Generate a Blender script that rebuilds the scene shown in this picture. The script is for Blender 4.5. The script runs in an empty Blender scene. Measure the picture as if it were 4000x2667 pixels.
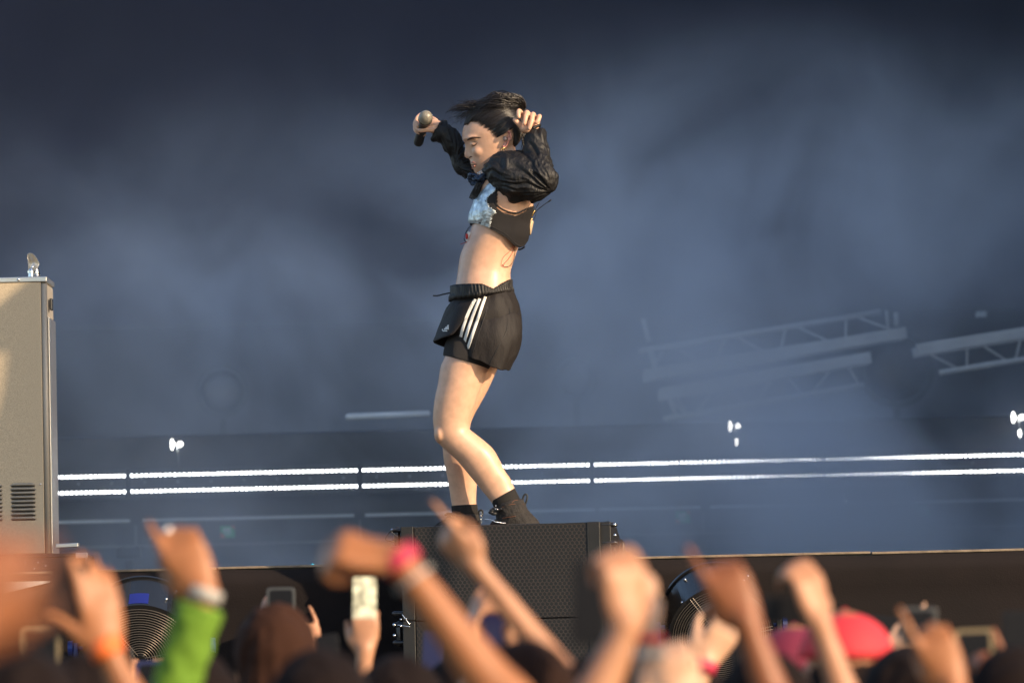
import bpy, math, random
import numpy as np
from mathutils import Vector, Matrix, noise
from mathutils.bvhtree import BVHTree
R = math.radians
random.seed(7)
SC = bpy.context.scene
COL = SC.collection

# ------------------------------------------------------------------ camera, world, sun, exposure
CAM_Z = 1.70
LENS, SENSOR = 200.0, 36.0
F = LENS / SENSOR * 4000.0
cam_d = bpy.data.cameras.new('camera')
cam = bpy.data.objects.new('camera', cam_d); COL.objects.link(cam)
cam_d.lens = LENS; cam_d.sensor_width = SENSOR; cam_d.clip_end = 3000; cam_d.clip_start = 0.2
cam.location = (0, 0, CAM_Z)
ROT = Matrix.Rotation(R(90 + 3.26), 3, 'X') @ Matrix.Rotation(R(-1.35), 3, 'Z')
cam.rotation_euler = ROT.to_euler()
cam_d.dof.use_dof = True
cam_d.dof.focus_distance = 20.75
cam_d.dof.aperture_fstop = 4.6
SC.camera = cam

SUN_AZ = R(55)      # measured from the direction back to the camera towards the right
SUN_EL = R(23)
sd = Vector((math.sin(SUN_AZ) * math.cos(SUN_EL), -math.cos(SUN_AZ) * math.cos(SUN_EL), math.sin(SUN_EL)))
W = bpy.data.worlds.new('World'); SC.world = W; W.use_nodes = True
nt = W.node_tree; bg = nt.nodes['Background']
sky = nt.nodes.new('ShaderNodeTexSky'); sky.sky_type = 'NISHITA'; sky.sun_disc = False
sky.sun_elevation = SUN_EL; sky.sun_rotation = math.atan2(sd.x, sd.y)
nt.links.new(sky.outputs[0], bg.inputs[0]); bg.inputs[1].default_value = 0.125
sl = bpy.data.lights.new('sun', 'SUN'); sl.energy = 3.5; sl.angle = R(0.5); sl.color = (1.0, 0.76, 0.50)
so = bpy.data.objects.new('sun', sl); COL.objects.link(so)
so.rotation_euler = sd.to_track_quat('Z', 'Y').to_euler()
SC.view_settings.view_transform = 'Standard'; SC.view_settings.look = 'None'
SC.view_settings.exposure = 0.95; SC.view_settings.gamma = 1.0
SC.cycles.volume_bounces = 4; SC.cycles.max_bounces = 7; SC.cycles.transparent_max_bounces = 8
SC.cycles.volume_step_rate = 1.0; SC.cycles.volume_max_steps = 64
SC.cycles.use_denoising = True
SC.cycles.sample_clamp_indirect = 4.0

def P(px, py, Y):
    """the point of the vertical plane y = Y that the photograph shows at pixel (px, py)"""
    d = ROT @ Vector(((px - 2000.0) / F, -(py - 1333.5) / F, -1.0))
    return Vector((0, 0, CAM_Z)) + d * (Y / d.y)
def PX(Y): return F / Y         # pixels per metre at depth Y

# ------------------------------------------------------------------ materials
def mat(name, col, rough=0.6, metal=0.0, spec=0.5, bump=0.0, bscale=40.0, var=0.0, vscale=8.0, sss=0.0, emis=None, estr=0.0, coat=0.0, bdist=0.01, stretch=None):
    m = bpy.data.materials.new(name); m.use_nodes = True
    n = m.node_tree; b = n.nodes['Principled BSDF']
    b.inputs['Base Color'].default_value = (*col, 1); b.inputs['Roughness'].default_value = rough
    b.inputs['Metallic'].default_value = metal; b.inputs['Specular IOR Level'].default_value = spec
    b.inputs['Coat Weight'].default_value = coat
    if sss:
        b.inputs['Subsurface Weight'].default_value = sss
        b.inputs['Subsurface Radius'].default_value = (0.012, 0.005, 0.003); b.inputs['Subsurface Scale'].default_value = 1.0
    tc = n.nodes.new('ShaderNodeTexCoord'); src = tc.outputs['Object']
    if stretch:
        mp = n.nodes.new('ShaderNodeMapping'); mp.inputs['Scale'].default_value = stretch
        n.links.new(src, mp.inputs[0]); src = mp.outputs[0]
    if var:
        t = n.nodes.new('ShaderNodeTexNoise'); t.inputs['Scale'].default_value = vscale; t.inputs['Detail'].default_value = 5
        n.links.new(src, t.inputs['Vector'])
        r = n.nodes.new('ShaderNodeValToRGB'); r.color_ramp.elements[0].position = 0.3; r.color_ramp.elements[1].position = 0.7
        r.color_ramp.elements[0].color = (*[c * (1 - var) for c in col], 1); r.color_ramp.elements[1].color = (*[min(1, c * (1 + var)) for c in col], 1)
        n.links.new(t.outputs[0], r.inputs[0]); n.links.new(r.outputs[0], b.inputs['Base Color'])
    if bump:
        t = n.nodes.new('ShaderNodeTexNoise'); t.inputs['Scale'].default_value = bscale; t.inputs['Detail'].default_value = 4
        n.links.new(src, t.inputs['Vector'])
        bp = n.nodes.new('ShaderNodeBump'); bp.inputs['Strength'].default_value = bump; bp.inputs['Distance'].default_value = bdist
        n.links.new(t.outputs[0], bp.inputs['Height']); n.links.new(bp.outputs[0], b.inputs['Normal'])
    if emis:
        b.inputs['Emission Color'].default_value = (*emis, 1); b.inputs['Emission Strength'].default_value = estr
    return m

# ------------------------------------------------------------------ object helpers
def tag(o, label=None, cat=None, group=None, kind=None):
    if label: o['label'] = label
    if cat: o['category'] = cat
    if group: o['group'] = group
    if kind: o['kind'] = kind
    return o
def empty(name, loc, label, cat, group=None, rz=0.0):
    o = bpy.data.objects.new(name, None); COL.objects.link(o); o.location = loc; o.rotation_euler = (0, 0, rz)
    o.empty_display_size = 0.1
    return tag(o, label, cat, group)
def copy_tree(o, parent=None):
    c = o.copy(); COL.objects.link(c); c.parent = parent
    if parent: c.matrix_parent_inverse = o.matrix_parent_inverse.copy()
    for ch in list(o.children): copy_tree(ch, c)
    return c

class G:
    """collects shapes in world (or local) metres; build() links them as one mesh object"""
    def __init__(s): s.v = []; s.f = []; s.mi = []; s.cur = 0
    def add(s, vs, fs):
        o = len(s.v); s.v += [tuple(v) for v in vs]; s.f += [tuple(i + o for i in f) for f in fs]; s.mi += [s.cur] * len(fs); return s
    def box(s, c, d, rz=0.0, M=None):
        x, y, z = [k / 2 for k in d]; c = Vector(c)
        m = M or Matrix.Rotation(rz, 3, 'Z')
        vs = [c + m @ Vector((i * x, j * y, k * z)) for k in (-1, 1) for j in (-1, 1) for i in (-1, 1)]
        return s.add(vs, [(0, 2, 3, 1), (4, 5, 7, 6), (0, 1, 5, 4), (2, 6, 7, 3), (0, 4, 6, 2), (1, 3, 7, 5)])
    def bar(s, a, b, w, h=None, up=(0, 0, 1)):
        a = Vector(a); b = Vector(b); d = b - a; L = d.length; z = d.normalized()
        x = z.cross(Vector(up))
        if x.length < 1e-4: x = z.cross(Vector((0, 1, 0)))
        x.normalize(); y = z.cross(x); m = Matrix((x, y, z)).transposed()
        return s.box((a + b) / 2, (w, h or w, L), M=m)
    def rings(s, rings, cap=True, closed=False):
        n = len(rings[0]); vs = [p for r in rings for p in r]; fs = []
        m = len(rings)
        for i in range(m if closed else m - 1):
            for j in range(n):
                a, b = i * n + j, i * n + (j + 1) % n; i2 = (i + 1) % m
                fs.append((a, b, i2 * n + (j + 1) % n, i2 * n + j))
        if cap and not closed: fs.append(tuple(range(n))[::-1]); fs.append(tuple((m - 1) * n + j for j in range(n)))
        return s.add(vs, fs)
    def tube(s, pts, rad, seg=10, round_=True, cr=0, flat=None):
        pts = [Vector(p) for p in pts]
        if not hasattr(rad, '__len__'): rad = [rad] * len(pts)
        if cr: pts, rad = catmull(pts, rad, cr)
        fr = None; rings = []; n = len(pts)
        for i, p in enumerate(pts):
            t = (pts[min(i + 1, n - 1)] - pts[max(i - 1, 0)])
            t = t.normalized() if t.length > 1e-9 else Vector((0, 0, 1))
            if fr is None:
                fr = t.cross(Vector((0, 1, 0.01)));
                if fr.length < 1e-3: fr = t.cross(Vector((1, 0, 0)))
            fr = (fr - t * fr.dot(t)).normalized(); bn = t.cross(fr)
            def ring(c, r): return [c + (fr * math.cos(2 * math.pi * k / seg) + bn * math.sin(2 * math.pi * k / seg)) * r for k in range(seg)]
            if i == 0 and round_:
                for q in (0.15, 0.55, 0.85): rings.append(ring(p - t * rad[0] * math.sqrt(1 - q * q), rad[0] * q))
            rings.append(ring(p, max(rad[i], 1e-5)))
            if i == n - 1 and round_:
                for q in (0.85, 0.55, 0.15): rings.append(ring(p + t * rad[-1] * math.sqrt(1 - q * q), rad[-1] * q))
        return s.rings(rings)
    def ell(s, c, r, seg=16, M=None):
        c = Vector(c); rings = []
        if not hasattr(r, '__len__'): r = (r, r, r)
        for i in range(seg // 2 + 1):
            ph = math.pi * (0.02 + 0.96 * i / (seg // 2))
            rr = []
            for k in range(seg):
                th = 2 * math.pi * k / seg
                v = Vector((r[0] * math.sin(ph) * math.cos(th), r[1] * math.sin(ph) * math.sin(th), r[2] * math.cos(ph)))
                rr.append(c + (M @ v if M else v))
            rings.append(rr)
        return s.rings(rings)
    def lathe(s, c, axis, prof, seg=32):
        """prof: (distance along axis, radius)"""
        c = Vector(c); ax = Vector(axis).normalized(); u = ax.cross(Vector((0, 0, 1)));
        if u.length < 1e-3: u = Vector((1, 0, 0))
        u.normalize(); w = ax.cross(u)
        return s.rings([[c + ax * d + (u * math.cos(2 * math.pi * k / seg) + w * math.sin(2 * math.pi * k / seg)) * r for k in range(seg)] for d, r in prof])
    def build(s, name, m, parent=None, smooth=False, voxel=None, sm=0, bevel=0.0, sub=0, wrinkle=None, world=True, fac=0.5):
        me = bpy.data.meshes.new(name); me.from_pydata(s.v, [], s.f)
        ms = m if isinstance(m, (list, tuple)) else [m]
        for k in ms: me.materials.append(k)
        if len(ms) > 1: me.polygons.foreach_set('material_index', s.mi)
        me.validate(); me.update()
        o = bpy.data.objects.new(name, me); COL.objects.link(o)
        bmfix(me)
        mods = False
        if voxel:
            q = o.modifiers.new('r', 'REMESH'); q.mode = 'VOXEL'; q.voxel_size = voxel; q.use_smooth_shade = True; mods = True
        if sm:
            q = o.modifiers.new('s', 'SMOOTH'); q.iterations = sm; q.factor = fac; mods = True
        if sub:
            q = o.modifiers.new('u', 'SUBSURF'); q.levels = sub; q.render_levels = sub; mods = True
        if bevel:
            q = o.modifiers.new('b', 'BEVEL'); q.width = bevel; q.segments = 2; q.limit_method = 'ANGLE'; mods = True
        if mods:
            bpy.context.view_layer.update(); dg = bpy.context.evaluated_depsgraph_get()
            me2 = bpy.data.meshes.new_from_object(o.evaluated_get(dg)); o.modifiers.clear(); o.data = me2; me2.name = name
            bpy.data.meshes.remove(me); me = me2
            if not me.materials:
                for k in ms: me.materials.append(k)
        if wrinkle: displace(me, wrinkle)
        if smooth or voxel or sub:
            me.polygons.foreach_set('use_smooth', [True] * len(me.polygons)); me.update()
        if parent:
            o.parent = parent
            if world:
                o.matrix_parent_inverse = world_of(parent).inverted()
        return o
def world_of(o):
    m = Matrix.LocRotScale(o.location, o.rotation_euler.to_quaternion(), o.scale)
    return (world_of(o.parent) @ o.matrix_parent_inverse @ m) if o.parent else m
def bmfix(me):
    import bmesh
    b = bmesh.new(); b.from_mesh(me); bmesh.ops.recalc_face_normals(b, faces=b.faces); b.to_mesh(me); b.free(); me.update()
def displace(me, fn):
    ns = [v.normal.copy() for v in me.vertices]
    for v, n in zip(me.vertices, ns): v.co = v.co + n * fn(v.co)
    me.update()
def catmull(pts, rad, k):
    n = len(pts); op = []; orr = []
    for i in range(n - 1):
        p0 = pts[max(i - 1, 0)]; p1 = pts[i]; p2 = pts[i + 1]; p3 = pts[min(i + 2, n - 1)]
        for j in range(k):
            t = j / k
            op.append(0.5 * ((2 * p1) + (p2 - p0) * t + (2 * p0 - 5 * p1 + 4 * p2 - p3) * t * t + (3 * p1 - p0 - 3 * p2 + p3) * t ** 3))
            orr.append(rad[i] * (1 - t) + rad[i + 1] * t)
    op.append(pts[-1]); orr.append(rad[-1]); return op, orr

# ------------------------------------------------------------------ setting
def zat(py, Y, px=2000): return P(px, py, Y).z
STAGE_Y = 21.25
Z_ST = zat(2188, STAGE_Y)
m_ground = mat('trodden_turf', (0.06, 0.05, 0.035), 0.95, bump=0.6, bscale=14, var=0.4, vscale=5)
g = G(); g.add([(-60, -20, 0), (60, -20, 0), (60, 90, 0), (-60, 90, 0)], [(0, 1, 2, 3)])
tag(g.build('ground', m_ground), kind='structure')
m_deck = mat('stage_deck', (0.05, 0.05, 0.055), 0.45, bump=0.2, bscale=30, var=0.3, vscale=3)
g = G(); g.box((0, (STAGE_Y + 36) / 2, Z_ST - 0.03), (26, 36 - STAGE_Y, 0.06))
tag(g.build('stage_floor', m_deck, bevel=0.004), kind='structure')
m_ply = mat('plywood_edge', (0.20, 0.155, 0.11), 0.8, var=0.35, vscale=18, bump=0.3, bscale=60)
# ------------------------------------------------------------------ stage: skirt, edge, back wall, added side wall
def line_pts(x0, x1, py0, Y, slope=-0.0236):
    return P(x0, py0 + slope * (x0 - 2000), Y), P(x1, py0 + slope * (x1 - 2000), Y)
m_skirt = mat('black_skirt_cloth', (0.0085, 0.0052, 0.0050), 0.9, bump=0.15, bscale=160, var=0.25, vscale=4, spec=0.3)
def skirt():
    nx, nz = 260, 36; vs = []; fs = []
    for j in range(nz + 1):
        for i in range(nx + 1):
            x = -6 + 12 * i / nx; q = j / nz; z = (Z_ST - 0.012) * (1 - q)
            sag = 0.006 * noise.noise(Vector((x * 1.7, 0, 3))) + 0.006 * noise.noise(Vector((x * 5, 1, 3)))
            if j == 0: z += sag
            roll = 0.022 * math.exp(-((q - 0.022) / 0.016) ** 2)
            y = STAGE_Y - 0.03 - roll - 0.035 * q * noise.noise(Vector((x * 3.0, z * 0.7, 0))) - 0.014 * noise.noise(Vector((x * 1.3 + z * 2, z * 6, 5))) * min(1, q * 8)
            vs.append((x, y, z))
    for j in range(nz):
        for i in range(nx):
            a = j * (nx + 1) + i; fs.append((a, a + nx + 1, a + nx + 2, a + 1))
    g = G(); g.add(vs, fs); return g
o = skirt().build('stage_skirt', m_skirt, smooth=True)
sol = o.modifiers.new('s', 'SOLIDIFY'); sol.thickness = 0.004; sol.offset = 0
tag(o, 'black cloth skirt with soft folds hanging from the stage front', 'skirt')
g = G()
x = -6.0; k = 0
while x < 6:
    L = 1.22
    g.box((x + L / 2, STAGE_Y - 0.015, Z_ST - 0.0045 + 0.0012 * (k % 3)), (L - 0.006, 0.03, 0.009)); x += L; k += 1
tag(g.build('stage_edge_board', m_ply, bevel=0.002), 'thin bare plywood edge board along the top of the black skirt', 'board')

m_dark = mat('dark_backing', (0.022, 0.023, 0.030), 0.7, var=0.3, vscale=1.2)
m_sunblock = mat('sun_block_cloth', (0.012, 0.012, 0.014), 0.9)  # cloth of the added side wall and fountain shade
BACK_Y = 34.0
# upper screen: a wall of square panels with a fine woven grid
m_screen = mat('screen_mesh', (0.026, 0.024, 0.046), 0.8, bump=0.15, bscale=260, var=0.18, vscale=0.8, spec=0.2)
zs = zat(1256, BACK_Y)
scr = empty('screen_wall', (0, BACK_Y, zs), 'wide dark mesh video screen hanging behind the smoke, switched off', 'screen')
pg = G(); pw = 0.9996
for i in range(-7, 7):
    for j in range(0, 5):
        pg.box((i + 0.5, BACK_Y, zs + j + 0.5), (pw, 0.05, pw))
pg.build('panel_grid', m_screen, scr)
pg = G(); pg.box((0, BACK_Y + 0.02, zs + 0.02), (14, 0.12, 0.035)); pg.build('bottom_rail', m_dark, scr)
g = G(); g.box((0, 36.0, 3), (26, 0.1, 6)); tag(g.build('back_drape', m_dark), 'black drape closing the back of the stage below the screen', 'drape')
g = G(); g.bar((3.15, 21.35, Z_ST + 4.5), (4.3, 36, Z_ST + 4.5), 0.15, 9.0, (0, 0, 1)); tag(g.build('added_shade_wall', m_sunblock), 'black cloth wall added out of view at the right to shade the smoke', 'wall')  # unseen wall added to keep direct sun off the smoke

# riser with lines
RY = 30.2
m_riser = mat('riser_panel', (0.020, 0.022, 0.030), 0.5, bump=0.15, bscale=20, var=0.25, vscale=2)
m_lip = mat('riser_lip_metal', (0.62, 0.64, 0.66), 0.5, metal=0.1, var=0.15, vscale=3)
zt = zat(1668, RY)
r = empty('stage_riser', (0, RY, Z_ST), 'long dark riser carrying the bright light battens at the back of the stage', 'riser')
g = G(); g.box((0, RY + 1.2, (zt + Z_ST) / 2), (10, 2.4, zt - Z_ST)); g.build('riser_body', m_riser, r, bevel=0.01)
zl = zat(1998, RY)
x = -4.9; lens = [0.62, 1.18, 1.18, 0.72, 1.17, 1.19, 1.18, 1.1, 1.18]
xg = [(-2.75, -2.05), (-1.98, -0.86), (-0.80, 0.42), (0.44, 0.98), (1.03, 2.06), (2.10, 2.9), (-4.2, -2.8), (2.95, 4.2)]
g = G()
for a, b in xg: g.box(((a + b) / 2, RY - 0.02, zl), (b - a, 0.03, 0.015))
g.build('lip_strip', m_lip, r)
m_lip2 = mat('dull_lip_metal', (0.16, 0.15, 0.15), 0.6, metal=0.3)
zl2 = zat(2098, RY)
g = G(); g.box((0, RY - 0.02, zl2), (9, 0.03, 0.014)); g.build('lower_rail', m_lip2, r)
for xx in (-2.02, -0.83, 0.99, 2.08):
    g = G(); g.box((xx, RY - 0.012, (zl + zl2) / 2 - 0.01), (0.012, 0.02, zl - zl2 - 0.03)); g.build('joint_strip', m_lip2, r)

# light battens: five fixtures, each with two rows of 48 diodes
m_led = mat('lit_diode', (1, 1, 1), 0.4, emis=(0.96, 0.99, 1.0), estr=15.0)
m_led.cycles.emission_sampling = 'NONE'
m_house = mat('batten_housing', (0.03, 0.032, 0.04), 0.4)
BY = 29.9
sp = 18.85 / PX(BY); ML = 906 / PX(BY)
za = (P(2000, 1822, BY).z + P(2000, 1884, BY).z) / 2; dz = (P(2000, 1822, BY).z - P(2000, 1884, BY).z) / 2
def batten():
    root = empty('light_batten', (0, BY, za), 'x', 'stage light')
    g = G(); g.box((0, 0.05, 0), (ML - 0.012, 0.1, dz * 2 + 0.07)); h = g.build('housing', m_house, root, bevel=0.004, world=False)
    for k in range(7):
        g = G(); g.lathe((-ML / 2 + ML * (k + 0.5) / 7, -0.001, 0.004), (0, -1, 0), [(0, 0.004), (0.003, 0.004), (0.004, 0.001)], 8); g.build('screw', m_lip, root, world=False)
    first = None
    for s in (1, -1):
        row = bpy.data.objects.new('diode_row', rowmesh()); COL.objects.link(row); row.parent = root; row.location = (0, -0.004, s * dz)
        for k in range(48):
            x = (k - 23.5) * sp * .987
            if first is None:
                g = G(); g.ell((0, 0, 0), (0.0054, 0.003, 0.0058), 8); first = g.build('diode', m_led, None, smooth=True); d = first
            else: d = first.copy(); COL.objects.link(d)
            d.parent = row; d.location = (x, -0.004, 0)
    return root
_rm = []
def rowmesh():
    if not _rm:
        g = G(); g.box((0, 0, 0), (ML - 0.03, 0.006, 0.03)); t = g.build('row_strip', m_house); _rm.append(t.data); bpy.data.objects.remove(t)
    return _rm[0]
gaps = [500, 1406, 2311, 3219]
b0 = batten(); desc = ['bright double row light batten at the far left behind the drinking fountain', 'bright double row light batten left of the dancer, above the green sticker',
    'bright double row light batten crossing behind the legs of the dancer', 'bright double row light batten right of the dancer under the paired trusses', 'bright double row light batten at the right edge under the single truss']
for i in range(5):
    b = b0 if i == 0 else copy_tree(b0)
    xc = P(gaps[0] - 453 + i * 906, 1850, BY).x
    b.location.x = xc; tag(b, desc[i], 'stage light', 'light battens along the riser')

# small upright marker lamps
m_lamp = mat('lamp_glow', (1, 1, 1), 0.4, emis=(1, 0.97, 0.9), estr=5.0); m_lamp.cycles.emission_sampling = 'NONE'
m_chrome = mat('chrome', (0.75, 0.76, 0.78), 0.18, metal=1.0)
m_steel = mat('grey_steel', (0.35, 0.36, 0.38), 0.4, metal=0.8)
for i, (px, py, st) in enumerate([(672, 1735, 0), (2852, 1664, 1), (3958, 1630, 1)]):
    lp = P(px, py, 30.0); s = 1 / PX(30.0)
    root = empty('riser_lamp', lp + Vector((0, 0, -80 * s)), ['small white riser lamp glowing left of the dancer', 'small white riser lamp glowing under the paired trusses', 'small white riser lamp glowing at the right edge'][i], 'lamp', 'small lamps on the riser')
    g = G(); g.lathe(lp + Vector((-4 * s, 0, 0)), (1, 0, 0), [(0, 2 * s), (0, 18 * s), (6 * s, 22 * s), (9 * s, 10 * s), (14 * s, 6 * s)], 20); g.build('reflector', m_lamp, root, smooth=True)
    g = G(); g.ell(lp + Vector((32 * s, -0.01, 0)), 10 * s, 14); g.build('bulb', m_lamp, root, smooth=True)
    g = G(); g.tube([lp + Vector((22 * s, 0, -8 * s)), lp + Vector((24 * s, 0, -60 * s)), lp + Vector((24 * s, 0.02, -95 * s))], 3 * s); g.build('stem', m_chrome, root, smooth=True)
    if st:
        g = G(); g.ell(lp + Vector((24 * s, 0, -62 * s)), (6 * s, 6 * s, 16 * s), 12); g.build('shade_cap', m_lamp, root, smooth=True)

# stickers
m_green = mat('sticker_green', (0.02, 0.40, 0.16), 0.5); m_redw = mat('sticker_red', (0.55, 0.10, 0.05), 0.5); m_white = mat('sticker_white', (0.75, 0.75, 0.72), 0.5)
for i, (px, py) in enumerate([(889, 2076), (2667, 2019), (3607, 1995)]):
    c = P(px, py, RY - 0.03); s = 1 / PX(RY)
    root = empty('sticker', c, ['green and red square sticker on the riser left of the dancer', 'faint green square sticker on the riser right of the speaker cabinet', 'faint green square sticker on the riser at far right'][i], 'sticker', 'square warning stickers on the riser')
    g = G(); g.box(c, (58 * s, 0.004, 48 * s)); g.build('sticker_base', m_green, root)
    g = G()
    def tri(pts, y): g.add([c + Vector((a * s, y, b * s)) for a, b in pts] + [c + Vector((a * s, y + 0.002, b * s)) for a, b in pts], [tuple(range(len(pts))), tuple(range(2 * len(pts) - 1, len(pts) - 1, -1))] + [(q, q + len(pts), (q + 1) % len(pts) + len(pts), (q + 1) % len(pts)) for q in range(len(pts))])
    tri([(-28, -23), (-6, -23), (-28, 0)], -0.006); tri([(12, 23), (28, 23), (28, 6)], -0.006); g.build('corner_mark', m_redw, root)
    g = G()
    for (a, b, w) in [(-12, 8, 8), (-2, 8, 7), (8, 8, 8)]: g.box(c + Vector((a * s, -0.005, b * s)), (w * s, 0.003, 13 * s))
    g.box(c + Vector((0, -0.005, -4 * s)), (34 * s, 0.003, 3 * s)); g.box(c + Vector((0, -0.005, -11 * s)), (26 * s, 0.003, 3 * s)); g.build('printed_mark', m_white, root)

# trusses behind the riser
m_alu = mat('truss_aluminium', (0.86, 0.85, 0.83), 0.5, metal=0.0, var=0.12, vscale=6)
TY = 30.6
def truss(thick, thin, lab, posts=(), flip=1, dia=None):
    c = P(*thick[0], TY)
    root = empty('truss', c, lab, 'truss', 'aluminium trusses lying behind the riser')
    g = G(); a, b = P(*thick[0], TY), P(*thick[1], TY); a2, b2 = P(*thin[0], TY), P(*thin[1], TY)
    w = 46 / PX(TY)
    g.bar(a, b, w, w, (0, 1, 0)); g.build('main_chord', m_alu, root, bevel=0.006)
    g = G(); g.bar(a + Vector((0, 0.29, 0)), b + Vector((0, 0.29, 0)), w * 0.8, w * 0.8, (0, 1, 0)); g.build('rear_chord', m_alu, root)
    g = G(); g.tube([a2, b2], 11 / PX(TY), round_=False); g.build('thin_chord', m_alu, root, smooth=True)
    n = dia or max(3, int(round((b - a).length / 0.21)))
    for k in range(n):
        g = G()
        fa = a.lerp(b, (k + 0.15) / n); fb = a2.lerp(b2, (k + 0.85) / n)
        if k % 2: fa = a.lerp(b, (k + 0.85) / n); fb = a2.lerp(b2, (k + 0.15) / n)
        g.tube([fa, fb], 5.0 / PX(TY), 8, round_=False); g.build('diagonal', m_alu, root, smooth=True)
    for (p, q, r_) in posts:
        g = G(); g.tube([P(*p, TY - 0.05), P(*q, TY - 0.05)], r_ / PX(TY), 10, round_=False); g.build('end_post', m_alu, root, smooth=True)
    return root
truss(((2515, 1466), (3540, 1300)), ((2497, 1372), (3440, 1218)), 'upper aluminium truss of the tilted pair seen through smoke', [((2512, 1245), (2534, 1335), 9), ((2542, 1370), (2562, 1445), 10), ((3462, 1212), (3470, 1290), 6), ((3500, 1220), (3502, 1272), 9)], dia=8)
truss(((2576, 1540), (3402, 1396)), ((2592, 1636), (3374, 1503)), 'lower aluminium truss of the tilted pair seen through smoke', [((2618, 1560), (2640, 1618), 9), ((2640, 1552), (2682, 1602), 4)], dia=7)
truss(((3580, 1368), (4330, 1248)), ((3668, 1455), (4330, 1350)), 'single aluminium truss cut by the right edge of the picture', dia=7)
# pale tube left of the dancer, small plate at the upper right, round lamp rims
g = G(); g.tube([P(1362, 1628, TY), P(1670, 1616, TY)], 13 / PX(TY), 12); tag(g.build('truss_tube', m_alu, smooth=True), 'short pale horizontal tube behind the smoke left of the dancer', 'tube')
g = G(); g.box(P(3833, 1228, 33.5), (42 / PX(33.5), 0.05, 22 / PX(33.5))); tag(g.build('truss_plate', m_alu, bevel=0.006), 'small pale bracket plate high at the right', 'bracket')
m_rim = mat('lamp_rim', (0.045, 0.05, 0.055), 0.5, metal=0.2)
m_lens = mat('lamp_lens', (0.02, 0.022, 0.03), 0.15)
for i, (px, py, r_) in enumerate([(868, 1528, 104), (2250, 1475, 92), (3500, 1445, 150)]):
    Yh = 32.9; c = P(px, py, Yh); s = 1 / PX(Yh)
    root = empty('round_floodlight', c, ['round unlit floodlight with pale rim in smoke left of the dancer', 'round unlit floodlight in smoke just right of the dancer', 'large round unlit floodlight in smoke between the trusses'][i], 'stage light', 'round unlit floodlights at the back')
    g = G(); rr = r_ * s
    g.lathe(c, (0, -1, 0), [(-0.18, rr * 0.5), (-0.16, rr * 0.8), (0, rr), (0.03, rr), (0.03, rr * 0.86), (-0.02, rr * 0.84), (-0.14, rr * 0.4)], 40); g.build('lamp_rim', m_rim, root, smooth=False)
    g = G(); g.lathe(c, (0, -1, 0), [(-0.02, 0.001), (-0.016, rr * 0.5), (-0.03, rr * 0.83)], 40); g.build('lens', m_lens, root, smooth=True)
    g = G(); g.bar(c + Vector((0, 0.05, -rr)), Vector((c.x, Yh + 0.05, Z_ST)), 0.04); g.build('stand_post', m_dark, root)

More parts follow.
